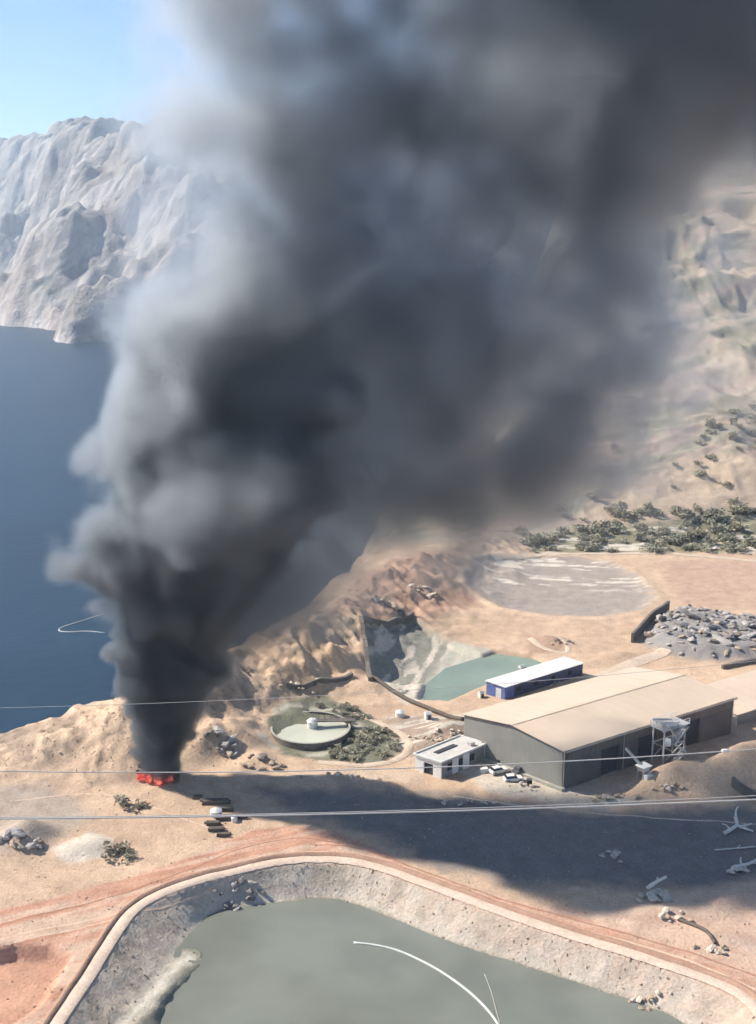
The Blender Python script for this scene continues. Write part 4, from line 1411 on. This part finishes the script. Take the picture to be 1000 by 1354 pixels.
fallen(970, 1124, 1.0, 0.12, (('trunk', [(-3.0, 0, .15), (0, 0.1, .2), (3.6, 0.2, .2)], .14, .10), ('branch', [(0.5, 0.1, .2), (1.4, 0.6, .4)], .09, .04)), 'thin pale pole lying between the two dead trees')
fallen(868, 1176, 1.0, 0.45, (('trunk', [(-1.6, 0, .6), (0, 0.1, 1.1), (1.8, 0.1, 1.5)], .34, .22), ('branch', [(0.2, 0.1, 1.1), (0.6, 0.6, 1.5)], .16, .08)), 'short bleached log propped on the pale rocks')

# ------------------------------------------------------------------ fire at the foot of the smoke
def flame_material():
    m = bpy.data.materials.new('flame')
    m.use_nodes = True
    N, L = m.node_tree.nodes, m.node_tree.links
    N.clear()
    out, em = N.new('ShaderNodeOutputMaterial'), N.new('ShaderNodeEmission')
    tc, no, rp = N.new('ShaderNodeTexCoord'), N.new('ShaderNodeTexNoise'), N.new('ShaderNodeValToRGB')
    no.inputs['Scale'].default_value = 1.6
    no.inputs['Detail'].default_value = 4
    L.new(tc.outputs['Object'], no.inputs['Vector'])
    L.new(no.outputs['Fac'], rp.inputs['Fac'])
    rp.color_ramp.elements[0].position, rp.color_ramp.elements[1].position = 0.40, 0.66
    rp.color_ramp.elements[0].color = (0.5, 0.03, 0.03, 1)
    rp.color_ramp.elements[1].color = (0.95, 0.24, 0.16, 1)
    L.new(rp.outputs['Color'], em.inputs['Color'])
    em.inputs['Strength'].default_value = 0.6
    L.new(em.outputs[0], out.inputs['Surface'])
    return m


M['flame'] = flame_material()
c = at(206, 1032)
fire = empty('fire', (c[0], c[1], Hs(c[0], c[1])))
tag(fire, 'low red flames burning at the foot of the smoke column', 'fire')
for k in range(20):
    x, y = rnd.uniform(-2.8, 2.8), rnd.gauss(-1.2, 0.6)
    h = rnd.uniform(0.6, 2.6) * math.exp(-abs(x) / 5)
    w = rnd.uniform(0.34, 0.66)
    ln_ = rnd.uniform(-0.3, 0.6)
    P = [(x, y, -0.1), (x + 0.05, y, h * 0.25), (x + ln_ * 0.4, y + rnd.uniform(-.1, .1), h * 0.6), (x + ln_, y, h)]
    MB().tube(spline(P, 3), [w * q for q in (0.7, 0.95, 1.05, 1.0, 0.9, 0.78, 0.62, 0.45, 0.25, 0.04)], 8).build('flame', M['flame'], fire, True)
ch = empty('burning_debris', (c[0], c[1], Hs(c[0], c[1])))
tag(ch, 'charred debris heap beneath the red flames', 'debris')
for k in range(26):
    x, y = rnd.uniform(-3.2, 3.6), rnd.gauss(0.9, 0.8)
    s = rnd.uniform(0.4, 1.1)
    b = link_mesh('charred_lump', ROCKS['char'][k % 4] if 'char' in ROCKS else ROCKS.setdefault('char', [rock_mesh('charred_lump', 90 + q, M['char']) for q in range(4)])[0], None, ch)
    b.location = (x, y, Hs(c[0] + x, c[1] + y) - ch.location.z + 0.1)
    b.rotation_euler = (0, 0, rnd.uniform(0, 6))
    b.scale = (s * 1.5, s, s)

# ------------------------------------------------------------------ haze
hm = bpy.data.materials.new('haze')
hm.use_nodes = True
hm.node_tree.nodes.clear()
ho, hv = hm.node_tree.nodes.new('ShaderNodeOutputMaterial'), hm.node_tree.nodes.new('ShaderNodeVolumePrincipled')
hv.inputs['Color'].default_value = (0.66, 0.82, 1.0, 1)
hv.inputs['Density'].default_value = 0.00011
hv.inputs['Anisotropy'].default_value = 0.2
hm.node_tree.links.new(hv.outputs['Volume'], ho.inputs['Volume'])
hm.cycles.homogeneous_volume = True
hm.cycles.volume_sampling = 'DISTANCE'
hz_ = MB().box((0, 2900, 320), (19000, 9400, 790)).build('haze', hm)
tag(hz_, 'pale haze in the air over the whole bay', 'haze', kind='stuff')

# ------------------------------------------------------------------ smoke: a voxel cloud computed here, turned into a fog volume by geometry nodes
def interp_mat(n_out, n_in):
    """smooth resampling matrix (cubic B-spline) from n_in random knots to n_out samples"""
    t = np.linspace(1, n_in - 3, n_out)
    i = np.minimum(np.floor(t).astype(int), n_in - 4)
    f = t - i
    w = np.stack([(1 - f) ** 3 / 6, (3 * f ** 3 - 6 * f ** 2 + 4) / 6, (-3 * f ** 3 + 3 * f ** 2 + 3 * f + 1) / 6, f ** 3 / 6], 1)
    M_ = np.zeros((n_out, n_in), np.float32)
    for k in range(4):
        M_[np.arange(n_out), i - 1 + k] += w[:, k]
    return M_


# puffs: photo place, radius in photo pixels, depth in metres behind the fire
CORE = [(212, 1012, 30, 0), (208, 985, 34, 0), (208, 955, 42, 0), (218, 925, 52, 1), (222, 890, 60, 1), (195, 868, 46, 0), (240, 850, 60, 2),
        (190, 822, 52, 1), (255, 800, 62, 3), (205, 775, 70, 2), (160, 735, 66, 0), (240, 735, 84, 4), (170, 705, 66, 3), (300, 720, 84, 6),
        (215, 660, 76, 2), (290, 650, 105, 5), (165, 640, 42, -2), (180, 585, 92, 3), (148, 588, 50, 0), (260, 560, 110, 4), (370, 640, 110, 8),
        (200, 505, 78, 2), (300, 480, 120, 5), (400, 540, 125, 9), (170, 470, 50, 1), (250, 410, 96, 2), (350, 400, 120, 4), (450, 440, 130, 9),
        (330, 340, 100, 0), (430, 320, 125, 6), (520, 330, 140, 9), (540, 250, 140, 10), (430, 210, 150, 8), (500, 130, 165, 9), (400, 60, 165, 8), (360, 130, 120, 8),
        (560, 30, 150, 12), (470, -60, 160, 12), (600, -90, 180, 14), (330, -130, 150, 11), (480, -190, 190, 12)]
SOFT = [(260, 300, 110, 4), (290, 210, 120, 6), (265, 110, 105, 8), (290, 20, 120, 9), (270, -80, 130, 10), (205, 390, 80, 2), (215, 60, 80, 9), (205, -40, 90, 9), (165, 440, 70, 0), (225, 250, 70, 4)]
MED = [(215, 140, 75, 8), (200, 40, 90, 9), (205, -60, 100, 9), (1000, 440, 60, 7), (880, 490, 100, 5), (960, 515, 70, 6), (1040, 510, 80, 7), (890, 410, 85, 5), (980, 300, 70, 8), (840, 595, 62, 4), (930, 580, 50, 5), (760, 650, 60, 4), (660, 700, 60, 3)]
THIN = [(900, 460, 150, 10), (1010, 380, 150, 12), (880, 620, 120, 10), (990, 540, 130, 12), (1100, 450, 170, 14), (760, 690, 90, 8), (640, 740, 90, 6)]
VEIL = [(330, 770, 70, 3), (390, 745, 90, 4), (450, 720, 90, 4), (500, 660, 120, 5), (560, 560, 150, 6), (600, 450, 160, 6), (600, 655, 90, 6), (660, 620, 85, 6), (700, 540, 130, 6), (710, 400, 150, 6),
        (770, 470, 110, 6), (750, 585, 70, 6), (680, 250, 170, 8), (700, 100, 190, 10), (790, 290, 150, 8), (840, 170, 170, 9), (830, 380, 90, 7), (900, 60, 180, 12), (820, 535, 65, 7),
        (1000, 110, 170, 11), (930, 210, 95, 9), (1120, 40, 200, 13), (1130, 130, 150, 12), (1260, 80, 210, 14), (800, -60, 220, 14), (1000, -110, 240, 14), (1200, -120, 250, 14),
        (1400, 10, 230, 14), (340, 805, 62, 3), (405, 785, 75, 3), (475, 745, 72, 3), (545, 715, 62, 3), (610, 700, 52, 3), (690, 660, 50, 4), (770, 620, 42, 4), (760, 60, 120, 9), (800, 110, 110, 9),
        (560, 690, 75, 5), (930, 525, 34, 8), (340, 30, 150, 7), (300, 120, 115, 6), (420, 120, 140, 9), (330, -60, 140, 8), (680, -230, 240, 12), (880, -260, 240, 14)]
sm = bpy.data.materials.new('smoke')
sm.use_nodes = True
nt = sm.node_tree
nt.nodes.clear()
so = nt.nodes.new('ShaderNodeOutputMaterial')
pv = nt.nodes.new('ShaderNodeVolumePrincipled')
tcs = nt.nodes.new('ShaderNodeTexCoord')                               # freshly burnt smoke is sootier than the diluted smoke higher up
sps = nt.nodes.new('ShaderNodeSeparateXYZ')
rps = nt.nodes.new('ShaderNodeValToRGB')
mrs = nt.nodes.new('ShaderNodeMapRange')
mrs.inputs['From Min'].default_value, mrs.inputs['From Max'].default_value = 8.0, 72.0
nt.links.new(tcs.outputs['Object'], sps.inputs[0])
nt.links.new(sps.outputs['Z'], mrs.inputs['Value'])
nt.links.new(mrs.outputs[0], rps.inputs['Fac'])
rps.color_ramp.elements[0].color = (0.32, 0.37, 0.42, 1)
rps.color_ramp.elements[1].color = (0.83, 0.875, 0.92, 1)
nt.links.new(rps.outputs['Color'], pv.inputs['Color'])
pv.inputs['Density'].default_value = 1.0
pv.inputs['Anisotropy'].default_value = 0.65
pv.inputs['Density Attribute'].default_value = 'density'
nt.links.new(pv.outputs['Volume'], so.inputs['Volume'])
sm.cycles.volume_sampling = 'DISTANCE'



def make_smoke(name, parent, vox, SX, SY, SZ, weight, seed, fine):
    dims3 = [int(round((b - a) / vox)) + 1 for a, b in (SX, SY, SZ)]
    nx, ny, nz = dims3
    lo3 = (SX[0], SY[0], SZ[0])
    g3 = np.random.default_rng(seed)
    gp = np.random.default_rng(5)                                       # the puffs themselves are the same in every grid

    def noise3(cell):
        """smooth noise on the smoke grid, about unit variance, features of the given size in metres"""
        dims = [max(5, int(round((n - 1) * vox / cell)) + 5) for n in dims3]
        a = g3.standard_normal(dims).astype(np.float32)
        a = np.tensordot(interp_mat(nx, dims[0]), a, (1, 0))
        a = np.tensordot(interp_mat(ny, dims[1]), a, (1, 1)).transpose(1, 0, 2)
        a = np.tensordot(interp_mat(nz, dims[2]), a, (1, 2)).transpose(1, 2, 0)
        return np.ascontiguousarray(a) / 0.35

    gx, gy, gz = [np.linspace(r[0], r[1], n, dtype=np.float32) for r, n in zip((SX, SY, SZ), dims3)]
    hfac = np.clip(gz / 60.0, 0.12, 1.25)[None, None, :]                  # eddies grow with height
    warp = []
    for ax in range(3):
        w = 2.6 * noise3(16) * hfac + 1.35 * noise3(7.5) * np.minimum(hfac * 1.6, 1) + 0.62 * noise3(3.4) * np.minimum(hfac * 3, 1) + 0.25 * noise3(1.8)
        if fine:
            w += 0.16 * noise3(1.0)
        warp.append(w.astype(np.float32))
    dens = np.zeros(dims3, np.float32)

    def splat(c, r, s, soft, squash=1.0):
        """one puff, evaluated in warped space so its edge is ragged"""
        mg = r * max(1.0, squash) * 1.1 + 6.0
        lo = [max(0, int((c[k] - mg - lo3[k]) / vox)) for k in range(3)]
        hi = [min(dims3[k], int((c[k] + mg - lo3[k]) / vox) + 2) for k in range(3)]
        if any(hi[k] <= lo[k] for k in range(3)):
            return
        sl = tuple(slice(lo[k], hi[k]) for k in range(3))
        X_ = gx[sl[0], None, None] + warp[0][sl] - c[0]
        Y_ = (gy[None, sl[1], None] + warp[1][sl] - c[1]) / squash
        Z_ = gz[None, None, sl[2]] + warp[2][sl] - c[2]
        d = np.sqrt(X_ * X_ + Y_ * Y_ + Z_ * Z_) / r
        dens[sl] = np.maximum(dens[sl], s * smooth(1.0, 1.0 - soft, d))

    def puff(px, py, rp, dy, s, soft, squash=1.0, children=0):
        c = aty(px, py, 181.5 + dy)
        r = rp / FPX * float(np.dot(c - CC, CF))
        splat(c, r, s, soft, squash)
        for _ in range(children):
            v = gp.standard_normal(3)
            v /= np.linalg.norm(v)
            v[1] *= 0.7
            k = gp.uniform(0.22, 0.48)
            splat(c + v * np.array([1, squash, 1]) * r * gp.uniform(0.75, 1.02), r * k, s * gp.uniform(0.8, 1.15), soft)

    for (a, b, c, d) in VEIL:
        puff(a, b, c * 1.12, d - 5, 0.205, 0.75, 1.25)
    for (a, b, c, d) in THIN:
        puff(a, b, c, d, 0.016, 0.9, 1.0)
    for (a, b, c, d) in MED:
        puff(a, b, c, d, 0.09, 0.9, 1.0)
    for (a, b, c, d) in SOFT:
        puff(a, b, c, d, 0.095, 0.9, 0.9)
    for (a, b, c, d) in CORE:
        up = float(np.clip((1000 - b) / 700.0, 0, 1))
        mid = float(np.exp(-((b - 640) / 130.0) ** 2))
        puff(a, b, c * 0.94, d * (1 - mid) - 4 * mid - 2 * up, 1.3 * (1 - up) ** 1.5 + 0.30, 0.28 + 0.45 * up, 1.0 - 0.25 * up + 0.40 * mid, 18 if b > 560 else 6)
    # fine break-up, stronger where the smoke is thin
    brk = 0.55 * noise3(6.0) + 0.35 * noise3(3.0) + 0.2 * noise3(1.7)
    thin = smooth(0.35, 0.02, dens)
    dens *= np.clip(1.0 + (0.30 + 0.45 * thin) * brk, 0.05, 2.2)
    dens *= smooth(-1.5, 1.2, gz)[None, None, :] * weight(gz)[None, None, :]
    for ax, n in enumerate(dims3):                                       # never reaches the walls of its grid
        e = np.clip(np.minimum(np.arange(n), np.arange(n)[::-1]) / 6.0, 0, 1).astype(np.float32)
        if ax == 2 and fine:
            continue
        dens *= e.reshape([-1 if k == ax else 1 for k in range(3)])
    dens[dens < 0.002] = 0.0

    me = bpy.data.meshes.new(name)
    me.vertices.add(nx * ny * nz)
    me.attributes.new('soot', 'FLOAT', 'POINT').data.foreach_set('value', np.ascontiguousarray(dens.transpose(2, 1, 0)).ravel())
    me.materials.append(sm)
    ob = link_mesh(name, me, None, parent)

    ng = bpy.data.node_groups.new(name + '_grid', 'GeometryNodeTree')
    ng.interface.new_socket('Geometry', in_out='INPUT', socket_type='NodeSocketGeometry')
    ng.interface.new_socket('Geometry', in_out='OUTPUT', socket_type='NodeSocketGeometry')
    GN, GL = ng.nodes, ng.links
    gi, go = GN.new('NodeGroupInput'), GN.new('NodeGroupOutput')
    vc = GN.new('GeometryNodeVolumeCube')
    vc.inputs['Min'].default_value = lo3
    vc.inputs['Max'].default_value = (SX[1], SY[1], SZ[1])
    for q, n in zip('XYZ', dims3):
        vc.inputs['Resolution ' + q].default_value = n
    pos, sep = GN.new('GeometryNodeInputPosition'), GN.new('ShaderNodeSeparateXYZ')
    GL.new(pos.outputs[0], sep.inputs[0])

    def gmath(op, a, b=None):
        n = GN.new('ShaderNodeMath')
        n.operation = op
        for k, v in enumerate((a, b)):
            if isinstance(v, (int, float)):
                n.inputs[k].default_value = v
            elif v is not None:
                GL.new(v, n.inputs[k])
        return n.outputs[0]

    idx = []
    for k, (rg, n) in enumerate(zip((SX, SY, SZ), dims3)):
        t = gmath('ROUND', gmath('MULTIPLY', gmath('SUBTRACT', sep.outputs[k], rg[0]), (n - 1) / (rg[1] - rg[0])))
        idx.append(gmath('MINIMUM', gmath('MAXIMUM', t, 0), n - 1))
    lin = gmath('ADD', gmath('MULTIPLY', gmath('ADD', gmath('MULTIPLY', idx[2], ny), idx[1]), nx), idx[0])   # whole numbers up to 2**24 survive as floats
    smp = GN.new('GeometryNodeSampleIndex')
    smp.data_type, smp.domain = 'FLOAT', 'POINT'
    GL.new(gi.outputs[0], smp.inputs['Geometry'])
    na = GN.new('GeometryNodeInputNamedAttribute')
    na.data_type = 'FLOAT'
    na.inputs['Name'].default_value = 'soot'
    GL.new(na.outputs[0], smp.inputs['Value'])
    GL.new(lin, smp.inputs['Index'])
    GL.new(smp.outputs[0], vc.inputs['Density'])
    stm = GN.new('GeometryNodeSetMaterial')
    stm.inputs['Material'].default_value = sm
    GL.new(vc.outputs[0], stm.inputs['Geometry'])
    GL.new(stm.outputs[0], go.inputs[0])
    ob.modifiers.new('smoke_grid', 'NODES').node_group = ng
    return ob


smoke = make_smoke('smoke_plume', None, 0.92, (-76.0, 124.0), (142.0, 236.0), (22.0, 190.0), lambda z: smooth(26.0, 42.0, z), 21, False)
tag(smoke, 'huge dark grey smoke plume rising from the fire and drifting right', 'smoke', kind='stuff')
make_smoke('lower_column', smoke, 0.42, (-66.0, 12.0), (160.0, 204.0), (-2.0, 46.0), lambda z: smooth(42.0, 26.0, z), 33, True)
